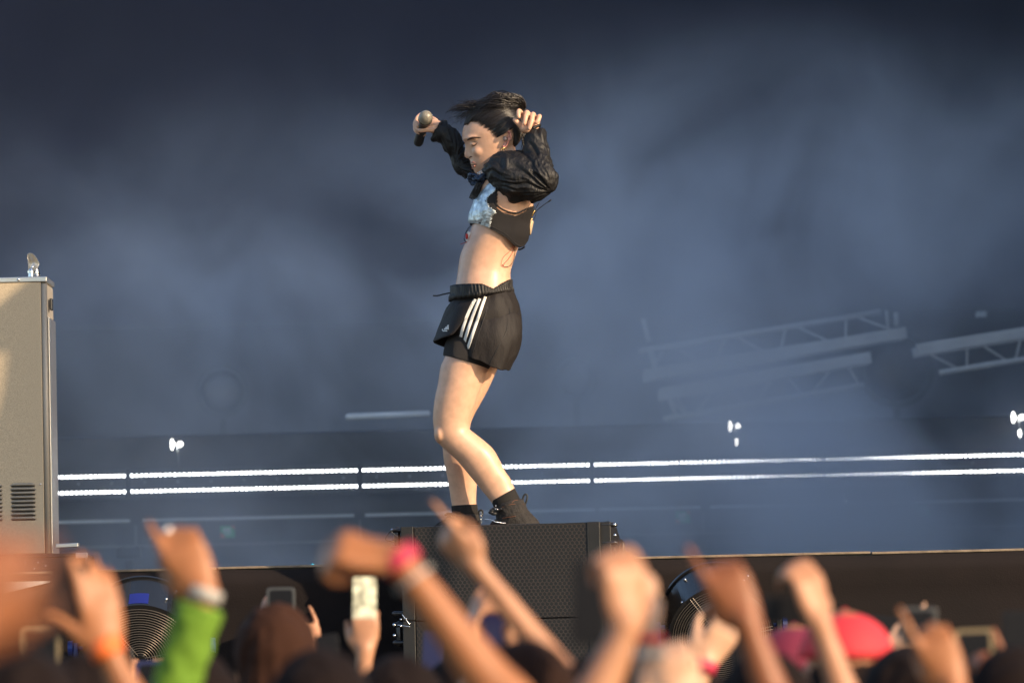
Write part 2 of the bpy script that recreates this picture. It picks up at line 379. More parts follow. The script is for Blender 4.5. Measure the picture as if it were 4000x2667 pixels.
# ------------------------------------------------------------------ smoke
def smoke():
    m = bpy.data.materials.new('stage_smoke'); m.use_nodes = True; n = m.node_tree; n.nodes.remove(n.nodes['Principled BSDF'])
    out = n.nodes['Material Output']
    pv = n.nodes.new('ShaderNodeVolumePrincipled'); pv.inputs['Color'].default_value = (0.85, 0.885, 0.99, 1); pv.inputs['Anisotropy'].default_value = -0.25
    tc = n.nodes.new('ShaderNodeTexCoord'); L = n.links.new
    def math_(op, a, b=None, clamp=False):
        q = n.nodes.new('ShaderNodeMath'); q.operation = op; q.use_clamp = clamp
        for i, v in enumerate((a, b)):
            if v is None: continue
            if isinstance(v, (int, float)): q.inputs[i].default_value = v
            else: L(v, q.inputs[i])
        return q.outputs[0]
    def nz(scale, det, off=(0, 0, 0), st=(1, 1, 1), dist=0.0):
        mp = n.nodes.new('ShaderNodeMapping'); mp.inputs['Location'].default_value = off; mp.inputs['Scale'].default_value = st; L(tc.outputs['Object'], mp.inputs[0])
        t = n.nodes.new('ShaderNodeTexNoise'); t.inputs['Scale'].default_value = scale; t.inputs['Detail'].default_value = det; t.inputs['Distortion'].default_value = dist; L(mp.outputs[0], t.inputs['Vector']); return t.outputs[0]
    tot = None
    for (px, py, Y, rx, rz, ry, amp) in SMOKE:
        c = P(px, py, Y); mp = n.nodes.new('ShaderNodeMapping'); mp.vector_type = 'POINT'
        k = 1 / PX(Y); sx, sz = 1 / (rx * k), 1 / (rz * k)
        mp.inputs['Scale'].default_value = (sx, 1 / ry, sz); mp.inputs['Location'].default_value = (-c.x * sx, -c.y / ry, -c.z * sz); L(tc.outputs['Object'], mp.inputs[0])
        vm = n.nodes.new('ShaderNodeVectorMath'); vm.operation = 'LENGTH'; L(mp.outputs[0], vm.inputs[0])
        v = math_('SUBTRACT', 1.0, vm.outputs['Value'], True); v = math_('SMOOTH_MIN', v, 1.0) if False else math_('POWER', v, 1.9)
        v = math_('MULTIPLY', v, amp * 6.0); tot = v if tot is None else math_('ADD', tot, v)
    sp_ = n.nodes.new('ShaderNodeSeparateXYZ'); L(tc.outputs['Object'], sp_.inputs[0])
    zt_, zb_ = P(2000, 150, 29.5).z, P(2000, 1650, 29.5).z
    gz = math_('POWER', math_('DIVIDE', math_('SUBTRACT', zt_, sp_.outputs[2]), zt_ - zb_, True), 1.25)
    gx = math_('ADD', math_('MULTIPLY', sp_.outputs[0], 0.21), 0.88)
    a = nz(0.95, 5, (3.3, 7, 1), st=(0.9, 0.35, 0.8), dist=0.7); a = math_('ADD', math_('MULTIPLY', math_('SUBTRACT', a, 0.43, True), 8.0), 0.14)
    a2 = nz(3.0, 5, (1, 2, 9), st=(0.8, 0.35, 0.9), dist=0.6); a2 = math_('ADD', math_('MULTIPLY', a2, 2.4), -0.2); a = math_('MULTIPLY', a, a2)
    tot = math_('ADD', tot, math_('MULTIPLY', math_('MULTIPLY', gz, gx), 0.17))
    tot = math_('MULTIPLY', tot, a)
    tot = math_('ADD', tot, SMOKE_BASE)
    L(tot, pv.inputs['Density']); L(pv.outputs[0], out.inputs['Volume'])
    g = G(); y0, y1 = 26.2, 33.85
    g.box((0, (y0 + y1) / 2, Z_ST + 3.3), (8.8, y1 - y0, 6.5))
    o = g.build('haze', m); tag(o, 'blue grey smoke drifting across the back of the stage', 'smoke', kind='stuff'); return o
SMOKE_BASE = 0.007
SMOKE = [(2950, 1050, 30.0, 2000, 1150, 3.4, 0.085), (900, 1050, 30.5, 1700, 800, 3.2, 0.050), (2700, 1700, 29.0, 1800, 800, 3.4, 0.055), (1750, 1500, 30.5, 1000, 900, 3.2, 0.060), (3300, 2050, 28.8, 1500, 600, 3.2, 0.075)]
smoke()
# ------------------------------------------------------------------ drinking fountain on a road case at the left
m_vinyl = mat('speckled_enamel', (0.42, 0.34, 0.235), 0.5, var=0.30, vscale=420, bump=0.15, bscale=420, bdist=0.002)
m_enam2 = mat('grey_enamel', (0.30, 0.27, 0.23), 0.45, var=0.12, vscale=300)
m_inox = mat('stainless_steel', (0.62, 0.60, 0.56), 0.28, metal=0.9, bump=0.1, bscale=80, stretch=(1, 1, 12))
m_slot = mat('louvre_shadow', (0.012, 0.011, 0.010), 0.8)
m_case = mat('black_case', (0.012, 0.012, 0.013), 0.38, bump=0.3, bscale=300, var=0.3, vscale=60)
FY = 21.45
s = 1 / PX(FY)
def L2(px, py, Y): return P(px, py, Y)
ang = R(0.3)
fr = empty('drinking_fountain', P(0, 2160, FY), 'beige speckled drinking fountain with chrome trim and louvred vents', 'water fountain')
A = P(181, 1086, FY); B = P(198, 2160, FY)                    # front right edge
wx = Vector((-math.cos(ang), math.sin(ang) * -1, 0)); wy = Vector((math.sin(ang), math.cos(ang), 0)) * -1
wdt, dep, H = 0.46, 0.33, A.z - B.z
up = (A - B) / H
dx = Vector((-math.cos(ang), -math.sin(ang), 0)); dy = Vector((-math.sin(ang) * -1, math.cos(ang), 0))
def FP(u, v, w): return B + dx * u + up * v + dy * w          # u left along the front, v up, w back
def fbox(g, u0, u1, v0, v1, w0, w1):
    c = [FP(u, v, w) for w in (w0, w1) for v in (v0, v1) for u in (u0, u1)]
    g.add(c, [(0, 2, 3, 1), (4, 5, 7, 6), (0, 1, 5, 4), (2, 6, 7, 3), (0, 4, 6, 2), (1, 3, 7, 5)])
g = G(); fbox(g, 0.022, wdt - 0.022, 0, H - 0.015, 0.0, 0.02); g.build('front_panel', m_vinyl, fr, bevel=0.003)
g = G(); fbox(g, 0.004, wdt - 0.004, 0, H - 0.016, 0.021, dep); g.build('cabinet', m_enam2, fr, bevel=0.006)
g = G(); g.tube([FP(0.011, 0.0, 0.011), FP(0.011, H - 0.02, 0.011)], 0.0115, 14, round_=False); g.build('corner_post', m_enam2, fr, smooth=True)
g = G(); fbox(g, -0.004, 0.002, 0.0, H * 0.86, 0.05, dep + 0.003)
c = g.build('side_trim', m_inox, fr, bevel=0.002)
g = G(); fbox(g, -0.002, wdt, H - 0.014, H + 0.006, -0.004, dep + 0.002); g.build('top_tray', m_inox, fr, bevel=0.003)
g = G(); g.ell(FP(0.105, H - 0.004, -0.006), 0.006, 12); g.build('rivet', m_chrome, fr, smooth=True)
g = G(); fbox(g, -0.012, -0.001, H - 0.115, H - 0.07, 0.10, 0.15); g.build('push_button', mat('button_black', (0.02, 0.02, 0.022), 0.25), fr, bevel=0.004)
# louvres
for col_ in range(2):
    for k in range(9):
        v = H - (1896 - 1086) * s - k * 0.0158
        u0 = 0.052 + col_ * 0.125
        g = G(); seg = 12
        vs = []; fs = []
        for i in range(seg + 1):
            u = u0 + 0.096 * i / seg; e = min(1, min(i, seg - i) / 1.6) ; hgt = 0.0095 * math.sqrt(max(e, 0.02)); ouT = 0.009 * e
            vs += [FP(u, v, -0.0008), FP(u, v + hgt * 0.45, -0.001 - ouT), FP(u, v + hgt, -0.0008)]
        for i in range(seg):
            a = i * 3
            for q in range(2): fs.append((a + q, a + 3 + q, a + 4 + q, a + 1 + q))
        g.add(vs, fs); lv = g.build('louvre', m_enam2, fr, smooth=True)
        so_ = lv.modifiers.new('s', 'SOLIDIFY'); so_.thickness = 0.0008
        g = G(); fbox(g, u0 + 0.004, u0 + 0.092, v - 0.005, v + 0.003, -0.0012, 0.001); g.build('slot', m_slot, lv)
g = G(); g.ell(FP(0.034, H - (1892 - 1086) * s, -0.002), 0.004, 10); g.build('rivet', m_chrome, fr, smooth=True)
# bubbler with mouth guard
c0 = P(122, 1080, FY + 0.08)
out_ = [(108, 1057), (112, 1040), (111, 1022), (106, 1003), (106, 993), (114, 987.5), (123, 988), (134, 996), (145, 1012), (153, 1026), (154, 1036), (148, 1048), (136, 1057), (122, 1062)]
g = G(); cen = Vector((0, 0, 0)); pts = [P(x, y, FY + 0.08) for x, y in out_]
cen = sum(pts, Vector()) / len(pts); n_ = len(pts)
rings = []
for (sc_, off) in [(0.01, 0.030), (0.55, 0.026), (0.93, 0.004), (1.0, 0.0), (1.0, -0.004), (0.93, 0.0), (0.55, 0.020), (0.01, 0.024)]:
    rings.append([cen + (p - cen) * sc_ + Vector((0, off, 0)) for p in pts])
g.rings(rings, cap=False); bub = g.build('mouth_guard', m_inox, fr, smooth=True, sub=1)
g = G(); a = P(122, 1081, FY + 0.07); g.lathe(a, (0.0, 0, 1), [(0, 0.011), (0.014, 0.010), (0.0145, 0.0135), (0.022, 0.0135), (0.023, 0.009), (0.03, 0.006)], 24); g.build('spout', m_chrome, fr, smooth=False)
g = G(); g.ell(P(127, 1043, FY + 0.075), 0.0065, 12); g.build('nozzle', m_chrome, bub, smooth=True)
g = G(); g.lathe(P(143, 1083, FY + 0.11), (-0.15, 0, 1), [(0, 0.016), (0.02, 0.014), (0.032, 0.013), (0.04, 0.009)], 24); g.build('guard_stem', m_chrome, fr, smooth=True)
# lever
g = G(); g.box((P(222, 2132, FY + 0.02) + P(305, 2128, FY + 0.02)) / 2, (88 * s, 0.06, 17 * s), M=Matrix.Rotation(R(-1.5), 3, 'Y'))
g.build('foot_lever', m_inox, fr, bevel=0.003)
# road case
cz = P(100, 2170, FY).z
case = empty('road_case', P(60, 2250, FY - 0.02), 'low black road case with steel edges under the drinking fountain', 'case')
xr = P(335, 2170, FY).x
g = G(); g.box((xr - 0.35, FY + 0.20, (B.z + Z_ST) / 2 - 0.003), (0.70, 0.48, B.z - Z_ST - 0.008)); g.build('case_body', m_case, case, bevel=0.003)
g = G(); g.box((xr - 0.35, FY - 0.042, B.z - 0.009), (0.706, 0.008, 0.014)); g.box((xr - 0.35, FY - 0.036, Z_ST + 0.008), (0.706, 0.01, 0.014)); g.build('edge_trim', m_case, case, bevel=0.002)
g = G(); g.box((xr - 0.012, FY - 0.047, B.z - 0.012), (0.045, 0.006, 0.02)); g.box((xr + 0.002, FY - 0.03, B.z - 0.012), (0.006, 0.04, 0.022)); g.build('corner_plate', m_steel, case, bevel=0.002)
for (px, py) in [(178, 2209), (134, 2220), (100, 2197), (97, 2234), (62, 2205), (148, 2196)]:
    g = G(); q = P(px, py, FY - 0.043); g.ell(q, 0.0035, 8); g.build('rivet', m_chrome, case, smooth=True)
# pale board leaning out under the case
m_board = mat('pale_board', (0.50, 0.47, 0.43), 0.6, var=0.15, vscale=30)
g = G(); Yb = STAGE_Y - 0.08
vs = [P(-300, 2275, Yb), P(198, 2268, Yb), P(190, 2274, Yb), P(-10, 2322, Yb), P(-300, 2380, Yb)]
g.add(vs + [v + Vector((0, 0.03, 0)) for v in vs], [(0, 1, 2, 3, 4), (9, 8, 7, 6, 5)] + [(i, i + 5, (i + 1) % 5 + 5, (i + 1) % 5) for i in range(5)])
tag(g.build('sloping_board', m_board), 'pale sloping board on the stage edge under the road case', 'board')

# ------------------------------------------------------------------ perforated loudspeaker stack
SY = 20.47
m_grille = bpy.data.materials.new('perforated_grille'); m_grille.use_nodes = True
def grille():
    n = m_grille.node_tree; b = n.nodes['Principled BSDF']; L = n.links.new
    tc = n.nodes.new('ShaderNodeTexCoord')
    sep = n.nodes.new('ShaderNodeSeparateXYZ'); L(tc.outputs['Object'], sep.inputs[0])
    def mm(op, a, b_=None, c=None):
        q = n.nodes.new('ShaderNodeMath'); q.operation = op
        for i, v in enumerate((a, b_, c)):
            if v is None: continue
            if isinstance(v, (int, float)): q.inputs[i].default_value = v
            else: L(v, q.inputs[i])
        return q.outputs[0]
    px_, pz_ = 0.0160, 0.0240
    def lat(ox, oz):
        u = mm('SUBTRACT', mm('FRACT', mm('ADD', mm('DIVIDE', sep.outputs[0], px_), ox)), 0.5); v = mm('SUBTRACT', mm('FRACT', mm('ADD', mm('DIVIDE', sep.outputs[2], pz_), oz)), 0.5)
        u = mm('MULTIPLY', u, px_); v = mm('MULTIPLY', v, pz_)
        return mm('SQRT', mm('ADD', mm('MULTIPLY', u, u), mm('MULTIPLY', v, v)))
    d = mm('MINIMUM', lat(0, 0), lat(0.5, 0.5))
    h = mm('GREATER_THAN', 0.0062, d)
    mx = n.nodes.new('ShaderNodeMix'); mx.data_type = 'RGBA'; L(h, mx.inputs[0]); mx.inputs[6].default_value = (0.024, 0.017, 0.014, 1); mx.inputs[7].default_value = (0.0015, 0.0015, 0.0015, 1)
    L(mx.outputs[2], b.inputs['Base Color']); b.inputs['Roughness'].default_value = 0.55
    bp = n.nodes.new('ShaderNodeBump'); bp.inputs['Distance'].default_value = 0.004; bp.inputs['Strength'].default_value = 0.8; bp.invert = True; L(h, bp.inputs['Height']); L(bp.outputs[0], b.inputs['Normal'])
grille()
m_cab = mat('cabinet_paint', (0.013, 0.0115, 0.010), 0.42, bump=0.35, bscale=260, bdist=0.003, var=0.2, vscale=15)
m_hard = mat('rigging_steel', (0.05, 0.05, 0.055), 0.3, metal=0.7)
sa = R(6.0)
O0 = P(1578, 2056, SY)      # top left front corner
sx = Vector((math.cos(sa), math.sin(sa) * 1, 0)); sy = Vector((-math.sin(sa), math.cos(sa), 0)); sz_ = Vector((0, 0, 1))
SW = (P(2366, 2038, SY) - O0).length / 1.0; SH = (2418 - 2048) / PX(SY)
Wc, Dc = SW, 0.70
# frame is yawed so that the right side shows: front turns to the camera's left
sx = Vector((math.cos(sa), math.sin(-sa) * -1, 0)); sx = Vector((math.cos(sa), -math.sin(sa), 0)); sy = Vector((math.sin(sa), math.cos(sa), 0))
def cabinet(z_top, lab, sloped=True):
    base = Vector((O0.x, O0.y, z_top - SH))
    root = empty('line_array_cabinet', base, lab, 'loudspeaker', 'stacked line array cabinets at the stage front')
    def Q(u, w, v): return base + sx * u + sy * w + sz_ * v
    fl = 0.004
    prof = [(0.012, fl), (0.012, SH - 0.001), (0.19, SH - 0.001), (0.48, SH - 0.075), (Dc, SH - 0.10), (Dc, fl + 0.06), (0.19, fl)]
    g = G(); u0, u1 = 0.012, Wc + 0.02
    g.add([Q(u0, w, v) for w, v in prof] + [Q(u1, w, v) for w, v in prof], [tuple(range(7)), tuple(range(13, 6, -1))] + [(i, i + 7, (i + 1) % 7 + 7, (i + 1) % 7) for i in range(7)])
    g.build('cabinet_body', m_cab, root, bevel=0.004)
    # grille as its own flat box in local coordinates so its holes follow it
    gg = G(); gg.box((0, 0, 0), (Wc - 0.10, 0.012, SH - 0.006)); o = gg.build('grille', m_grille, root, world=False)
    c = Q(Wc / 2 - 0.012, 0.004, SH / 2); o.matrix_parent_inverse = world_of(root).inverted(); o.location = c; o.rotation_euler = (0, 0, -sa)
    for (a, b) in ((-0.012, 0.034), (Wc - 0.066, Wc - 0.018)):
        g = G(); cc = [Q(u, w, v) for w in (-0.006, 0.014) for v in (0.003, SH) for u in (a, b)]
        g.add(cc, [(0, 2, 3, 1), (4, 5, 7, 6), (0, 1, 5, 4), (2, 6, 7, 3), (0, 4, 6, 2), (1, 3, 7, 5)]); g.build('front_rail', m_cab, root, bevel=0.003)
    for (a, b) in ((-0.045, -0.014), (Wc - 0.016, Wc + 0.030)):
        g = G()
        for v in (SH - 0.012, SH - 0.076, 0.03):
            g.tube([Q(a, 0.02, v), Q(b, 0.02, v)], 0.0085, 10)
            g.tube([Q(a, 0.09, v), Q(b, 0.09, v)], 0.007, 8)
        g.tube([Q((a + b) / 2, 0.03, SH - 0.01), Q((a + b) / 2, 0.03, SH - 0.08)], 0.012, 8)
        g.build('rigging_block', m_hard, root, smooth=True)
        g = G()
        for v in (SH - 0.012, SH - 0.050): g.ell(Q(b + 0.003 if b > 0.1 else a, 0.015, v), 0.0065, 10)
        g.build('lock_pin', m_chrome, root, smooth=True)
    g = G(); cc = [Q(u, w, v) for w in (0.02, 0.05) for v in (0.003, SH - 0.09) for u in (Wc + 0.02, Wc + 0.032)]
    g.add(cc, [(0, 2, 3, 1), (4, 5, 7, 6), (0, 1, 5, 4), (2, 6, 7, 3), (0, 4, 6, 2), (1, 3, 7, 5)]); g.build('side_rail', m_cab, root, bevel=0.002)
    # side handle
    g = G(); rr = []
    for k in range(14):
        th = 2 * math.pi * k / 14; rr.append(Q(Wc + 0.022, 0.36 + 0.11 * math.cos(th), SH * 0.52 + 0.10 * math.sin(th)))
    g.tube(rr + rr[:1], 0.010, 8, round_=False); g.tube([Q(Wc + 0.03, 0.36, SH * 0.52 - 0.09), Q(Wc + 0.03, 0.36, SH * 0.52 + 0.09)], 0.009, 8); g.build('side_handle', m_cab, root, smooth=True)
    if sloped:
        g = G(); q = Q(-0.03, 0.0, SH - 0.01); pts = [q + Vector((-a * 0.034, 0.004 * b, b * -0.034)) for a, b in [(0, 0), (0.55, 0.15), (1.0, 0.7), (1.05, 1.05), (0.6, 1.2), (0.1, 1.0)]]
        g.tube(pts, 0.0022, 6, cr=4); g.tube([pts[0], pts[1], pts[5] + Vector((0.02, 0, 0))], 0.0018, 6, cr=4); g.build('pin_lanyard', m_hard, root, smooth=True)
    return root
cabinet(O0.z, 'black perforated loudspeaker cabinet under the dancer, topmost of its stack')
cabinet(O0.z - SH + 0.001, 'black perforated loudspeaker cabinet below the dancer, second of its stack', False)
sub_top = O0.z - 2 * SH - 0.004
sb = empty('subwoofer', Vector((O0.x, O0.y, 0)), 'large black subwoofer carrying the stacked loudspeaker cabinets', 'loudspeaker')
cc = O0 + sx * (Wc / 2) + sy * 0.37
g = G(); g.box((cc.x, cc.y, sub_top / 2), (Wc + 0.10, 0.70, sub_top), rz=-sa); g.build('cabinet_body', m_cab, sb, bevel=0.006)
g = G(); g.box((0, 0, 0), (Wc, 0.012, sub_top - 0.12)); o = g.build('grille', m_grille, sb, world=False); o.matrix_parent_inverse = world_of(sb).inverted(); o.location = O0 + sx * (Wc / 2) + sy * 0.014 - Vector((0, 0, O0.z - sub_top / 2)); o.rotation_euler = (0, 0, -sa)
# small crystal-like fittings glinting beside the lower cabinet
g = G()
for (px, py) in [(1566, 2418), (1586, 2416), (1566, 2444)]: g.ell(P(px, py, SY - 0.05), 0.004, 8)
g.tube([P(1572, 2400, SY - 0.05), P(1590, 2425, SY - 0.05), P(1600, 2436, SY - 0.05)], 0.0018, 6); g.tube([P(1555, 2440, SY - 0.05), P(1600, 2446, SY - 0.05)], 0.0016, 6)
tag(g.build('cable_hook', m_chrome, smooth=True), 'tiny chrome cable hook glinting left of the second loudspeaker cabinet', 'hook')

# ------------------------------------------------------------------ drum fans in the pit
m_fan = mat('fan_gloss_black', (0.012, 0.012, 0.013), 0.22, bump=0.05, bscale=30)
m_wire = mat('fan_wire', (0.20, 0.17, 0.145), 0.35, metal=0.6)
m_blue = mat('blue_label', (0.008, 0.014, 0.17), 0.5); m_knob = mat('blue_knob', (0.015, 0.03, 0.16), 0.35)
def fan(cpx, Y, yaw, lab, rx=0.2, tilt=28, label=True, length=0.22):
    c = P(*cpx, Y)
    root = empty('drum_fan', Vector((c.x, c.y + 0.1, 0)), lab, 'fan', 'black drum fans in the pit')
    ax = Matrix.Rotation(yaw, 3, 'Z') @ Vector((0, math.cos(R(tilt)), math.sin(R(tilt))))
    Lh = length; r0 = rx
    u = ax.cross(Vector((0, 0, 1))).normalized(); w = u.cross(ax).normalized()
    def pt(d, rr, th): return c + ax * d + (u * math.cos(th) + w * math.sin(th)) * rr
    g = G(); g.lathe(c, ax, [(0.0, r0 * 0.975), (0.0, r0 + 0.006), (0.012, r0 + 0.006), (0.012, r0), (Lh - 0.012, r0), (Lh - 0.012, r0 + 0.007), (Lh, r0 + 0.007), (Lh, r0 - 0.01), (0.012, r0 * 0.97)], 72); g.build('drum', m_fan, root)
    for end, d in ((0, -0.004), (1, Lh + 0.002)):
        g = G(); N = 22
        for k in range(1, N):
            rr = r0 * k / N; dd = d - (0.018 * (1 - (k / N) ** 2) if not end else -0.01 * (1 - (k / N) ** 2))
            g.tube([pt(dd, rr, 2 * math.pi * q / 48) for q in range(49)], 0.0011, 5, round_=False)
        g.build('wire_guard', m_wire, root, smooth=True)
        g = G()
        for q in range(3):
            th = R(90 + 38) + q * 2 * math.pi / 3
            for o_ in (-0.006, 0.006):
                tv = u * math.sin(th) * -1 + w * math.cos(th)
                g.tube([pt(d - (0.021 if not end else -0.012), 0.02, th) + tv * o_, pt(d - (0.012 if not end else -0.006), r0 * 0.55, th) + tv * o_, pt(d - 0.002, r0, th) + tv * o_], 0.0013, 5)
        g.build('guard_spoke', m_wire, root, smooth=True)
    g = G(); g.lathe(c, ax, [(-0.028, 0.001), (-0.028, 0.020), (-0.02, 0.024), (0.0, 0.024)], 24); g.build('hub_cap', m_fan, root, smooth=False)
    g = G(); g.lathe(c, ax, [(0.03, 0.05), (Lh - 0.04, 0.055)], 24)
    for k in range(5):
        th = 2 * math.pi * k / 5; vs = []
        for rr in (0.045, 0.12, r0 * 0.93):
            for da, dd in ((-0.33, 0.05), (0.0, 0.085), (0.33, 0.13)): vs.append(pt(dd, rr, th + da * (1.1 - rr * 1.8)))
        fs = [(a, a + 1, a + 4, a + 3) for a in (0, 1, 3, 4)]
        g.add(vs, fs)
    g.build('blade_set', m_fan, root, smooth=True)
    for th, d in ((R(62), 0.10), (R(140), 0.02), (R(128), Lh - 0.06), (R(52), Lh - 0.04)):
        g = G(); g.ell(pt(d, r0 + 0.003, th), 0.006, 8); g.build('bolt', m_chrome, root, smooth=True)
    if label:
        g = G(); rg = [[pt(d, r0 + 0.0015, R(90 + a)) for d in (0.025, 0.11)] for a in range(-10, 12, 2)]
        vs = [p for r_ in rg for p in r_]; g.add(vs, [(2 * i, 2 * i + 1, 2 * i + 3, 2 * i + 2) for i in range(len(rg) - 1)]); g.build('blue_label', m_blue, root, smooth=True)
    # yoke and stand
    mid = c + ax * (Lh * 0.35)
    for sgn in (-1, 1):
        g = G(); a = mid + u * sgn * (r0 + 0.035)
        g.bar(a + Vector((0, 0, 0.02)), Vector((a.x, a.y, a.z - r0 - 0.12)), 0.018, 0.05, (0, 1, 0)); g.build('yoke_arm', m_knob if sgn * u.x < 0 else m_fan, root, bevel=0.003)
        g = G(); g.lathe(mid + u * sgn * (r0 + 0.03), u * sgn, [(-0.02, 0.008), (0.016, 0.008), (0.016, 0.030), (0.034, 0.028), (0.036, 0.01)], 14); g.build('knob', m_knob, root)
    zb = mid.z - r0 - 0.12
    g = G(); g.bar(mid + u * (r0 + 0.045) + Vector((0, 0, zb - mid.z)), mid - u * (r0 + 0.045) + Vector((0, 0, zb - mid.z)), 0.05, 0.018); g.build('yoke_base', m_fan, root)
    g = G(); g.tube([(mid.x, mid.y, zb), (mid.x, mid.y, 0.06)], 0.028, 14, round_=False); g.build('stand_pole', m_fan, root, smooth=True)
    for k in range(3):
        g = G(); th = 2 * math.pi * k / 3 + 0.5; g.tube([(mid.x, mid.y, 0.35), (mid.x + 0.38 * math.cos(th), mid.y + 0.38 * math.sin(th), 0.01)], 0.014, 8); g.build('leg', m_fan, root, smooth=True)
    return root
fan((549, 2566), 20.75, R(0), 'black drum fan with a blue label in the pit at the left', rx=0.205, tilt=26, length=0.25)
fan((2818, 2478), 20.75, R(6), 'black drum fan with a blue knob in the pit right of the speaker cabinets', rx=0.188, tilt=25, label=False, length=0.22)
# small blue clamp on stage edge, stage box
g = G(); g.box(P(1217, 2219, STAGE_Y + 0.5), (0.052, 0.02, 0.016)); g.ell(P(1220, 2207, STAGE_Y + 0.5), 0.008, 10)
tag(g.build('cable_clamp', mat('cyan_plastic', (0.02, 0.32, 0.50), 0.4), bevel=0.002), 'small cyan cable clamp on the stage floor left of the speaker cabinets', 'clamp')
Yg = 29.0
g = G(); c = P(505, 2215, Yg); g.box(c + Vector((0, 0, 0.0)), (0.04, 0.06, 0.075)); g.box(c + Vector((0, 0, 0.075)), (0.12, 0.05, 0.05)); g.box(c + Vector((0, 0.0, -0.03)), (0.08, 0.1, 0.02))
for a, b in ((-0.03, 0.1), (0.045, 0.1), (0.07, 0.1)): g.ell(c + Vector((a, -0.03, b)), 0.009, 8)
tag(g.build('floor_bracket', m_case, bevel=0.003), 'small dark steel bracket on the stage floor below the light battens', 'bracket')
# ------------------------------------------------------------------ the dancer
PY = 20.82
K = 1 / PX(PY)
def V(px, py, off=0.0):
    """pixel of the photo at the dancer's distance, pushed off metres away from the camera along its own ray (small)"""
    p = P(px, py, PY); return Vector((p.x, PY + off, p.z))
def loft(g, secs, seg=48, k=5, egg=0.0, ex=1.0):
    """secs: (xl, yl, xr, yr, half depth, depth offset)"""
    n = len(secs); S = [np.array(q, float) for q in secs]; out = []
    for i in range(n - 1):
        p0, p1, p2, p3 = S[max(i - 1, 0)], S[i], S[i + 1], S[min(i + 2, n - 1)]
        for j in range(k):
            t = j / k; out.append(0.5 * ((2 * p1) + (p2 - p0) * t + (2 * p0 - 5 * p1 + 4 * p2 - p3) * t * t + (3 * p1 - p0 - 3 * p2 + p3) * t ** 3))
    out.append(S[-1]); rings = []
    for q in out:
        a = V(q[0], q[1], q[5]); b = V(q[2], q[3], q[5]); c = (a + b) / 2; h = (b - a) / 2; hd = max(q[4], 0.001); r = []
        for m in range(seg):
            th = 2 * math.pi * m / seg; co, si = math.cos(th), math.sin(th)
            if ex != 1.0: co = math.copysign(abs(co) ** ex, co); si = math.copysign(abs(si) ** ex, si)
            r.append(c + h * co + Vector((0, hd * si * (1 + egg * co), 0)))
        rings.append(r)
    g.rings(rings); return g
def ch(g, pts, seg=12, cr=4):
    """chain of (px, py, off, radius in px)"""
    return g.tube([V(p[0], p[1], p[2]) for p in pts], [p[3] * K for p in pts], seg, cr=cr)

m_skin = mat('skin_fair', (0.62, 0.37, 0.25), 0.40, sss=0.12, var=0.10, vscale=34, bump=0.06, bscale=160, bdist=0.002, spec=0.45)
dancer = empty('person', V(1920, 2085, 0.0), 'dancing woman in black cropped jacket and striped shorts holding a microphone up', 'person')

NEAR, FAR = -0.14, 0.12
body = G()
# torso
loft(body, [(1905, 640, 2000, 640, .050, 0), (1880, 700, 2060, 690, .13, 0), (1866, 760, 2085, 760, .155, 0), (1850, 820, 2078, 830, .150, 0), (1846, 870, 2062, 880, .145, 0),
            (1838, 900, 2048, 925, .140, 0), (1822, 940, 2030, 955, .133, 0), (1808, 969, 2022, 973, .128, 0), (1797, 1000, 2013, 1002, .122, 0), (1791, 1036, 2000, 1040, .118, 0),
            (1787, 1071, 1994, 1065, .118, 0), (1781, 1103, 1995, 1094, .125, 0), (1774, 1140, 2000, 1125, .130, 0), (1762, 1190, 2012, 1180, .140, 0), (1748, 1250, 2020, 1240, .148, 0),
            (1775, 1310, 2010, 1300, .125, 0), (1790, 1350, 1990, 1360, .10, 0)], k=4, ex=0.9)
# near leg
loft(body, [(1785, 1290, 1980, 1280, .085, -.075), (1752, 1350, 1945, 1390, .092, -.078), (1737, 1400, 1912, 1440, .093, -.080), (1721, 1440, 1900, 1462, .088, -.080), (1711, 1505, 1882, 1515, .083, -.080),
            (1698, 1565, 1860, 1575, .075, -.080), (1692, 1627, 1841, 1632, .066, -.078), (1694, 1668, 1832, 1664, .060, -.077), (1700, 1706, 1836, 1680, .057, -.076), (1716, 1736, 1858, 1697, .056, -.075),
            (1745, 1764, 1895, 1726, .056, -.073), (1782, 1797, 1928, 1757, .056, -.071), (1806, 1824, 1952, 1798, .053, -.069), (1832, 1856, 1975, 1844, .047, -.067), (1868, 1900, 1993, 1868, .041, -.065),
            (1896, 1934, 2006, 1898, .037, -.063), (1921, 1966, 2020, 1925, .036, -.062), (1942, 2000, 2040, 1975, .037, -.060), (1955, 2040, 2070, 2020, .038, -.058), (1958, 2060, 2085, 2050, .036, -.055)], k=4)
# far leg
loft(body, [(1780, 1290, 2010, 1290, .095, .080), (1770, 1380, 1975, 1380, .092, .085), (1755, 1430, 1942, 1440, .088, .088), (1735, 1500, 1910, 1510, .080, .090), (1720, 1560, 1880, 1566, .073, .092),
            (1712, 1620, 1852, 1616, .065, .094), (1712, 1670, 1836, 1660, .060, .095), (1718, 1710, 1835, 1705, .057, .095), (1727, 1745, 1848, 1740, .056, .095), (1731, 1790, 1862, 1785, .057, .095),
            (1739, 1830, 1866, 1830, .054, .095), (1751, 1890, 1862, 1890, .045, .095), (1758, 1940, 1860, 1940, .040, .095), (1764, 1975, 1861, 1975, .037, .095), (1768, 2030, 1864, 2030, .037, .095), (1768, 2068, 1866, 2068, .036, .095)], k=4)
# knee caps, hollow of the knee, calf and shin
body.ell(V(1718, 1698, -.084), (.021, .044, .036), 16); body.ell(V(1736, 1726, -.080), (.020, .030, .020), 14)

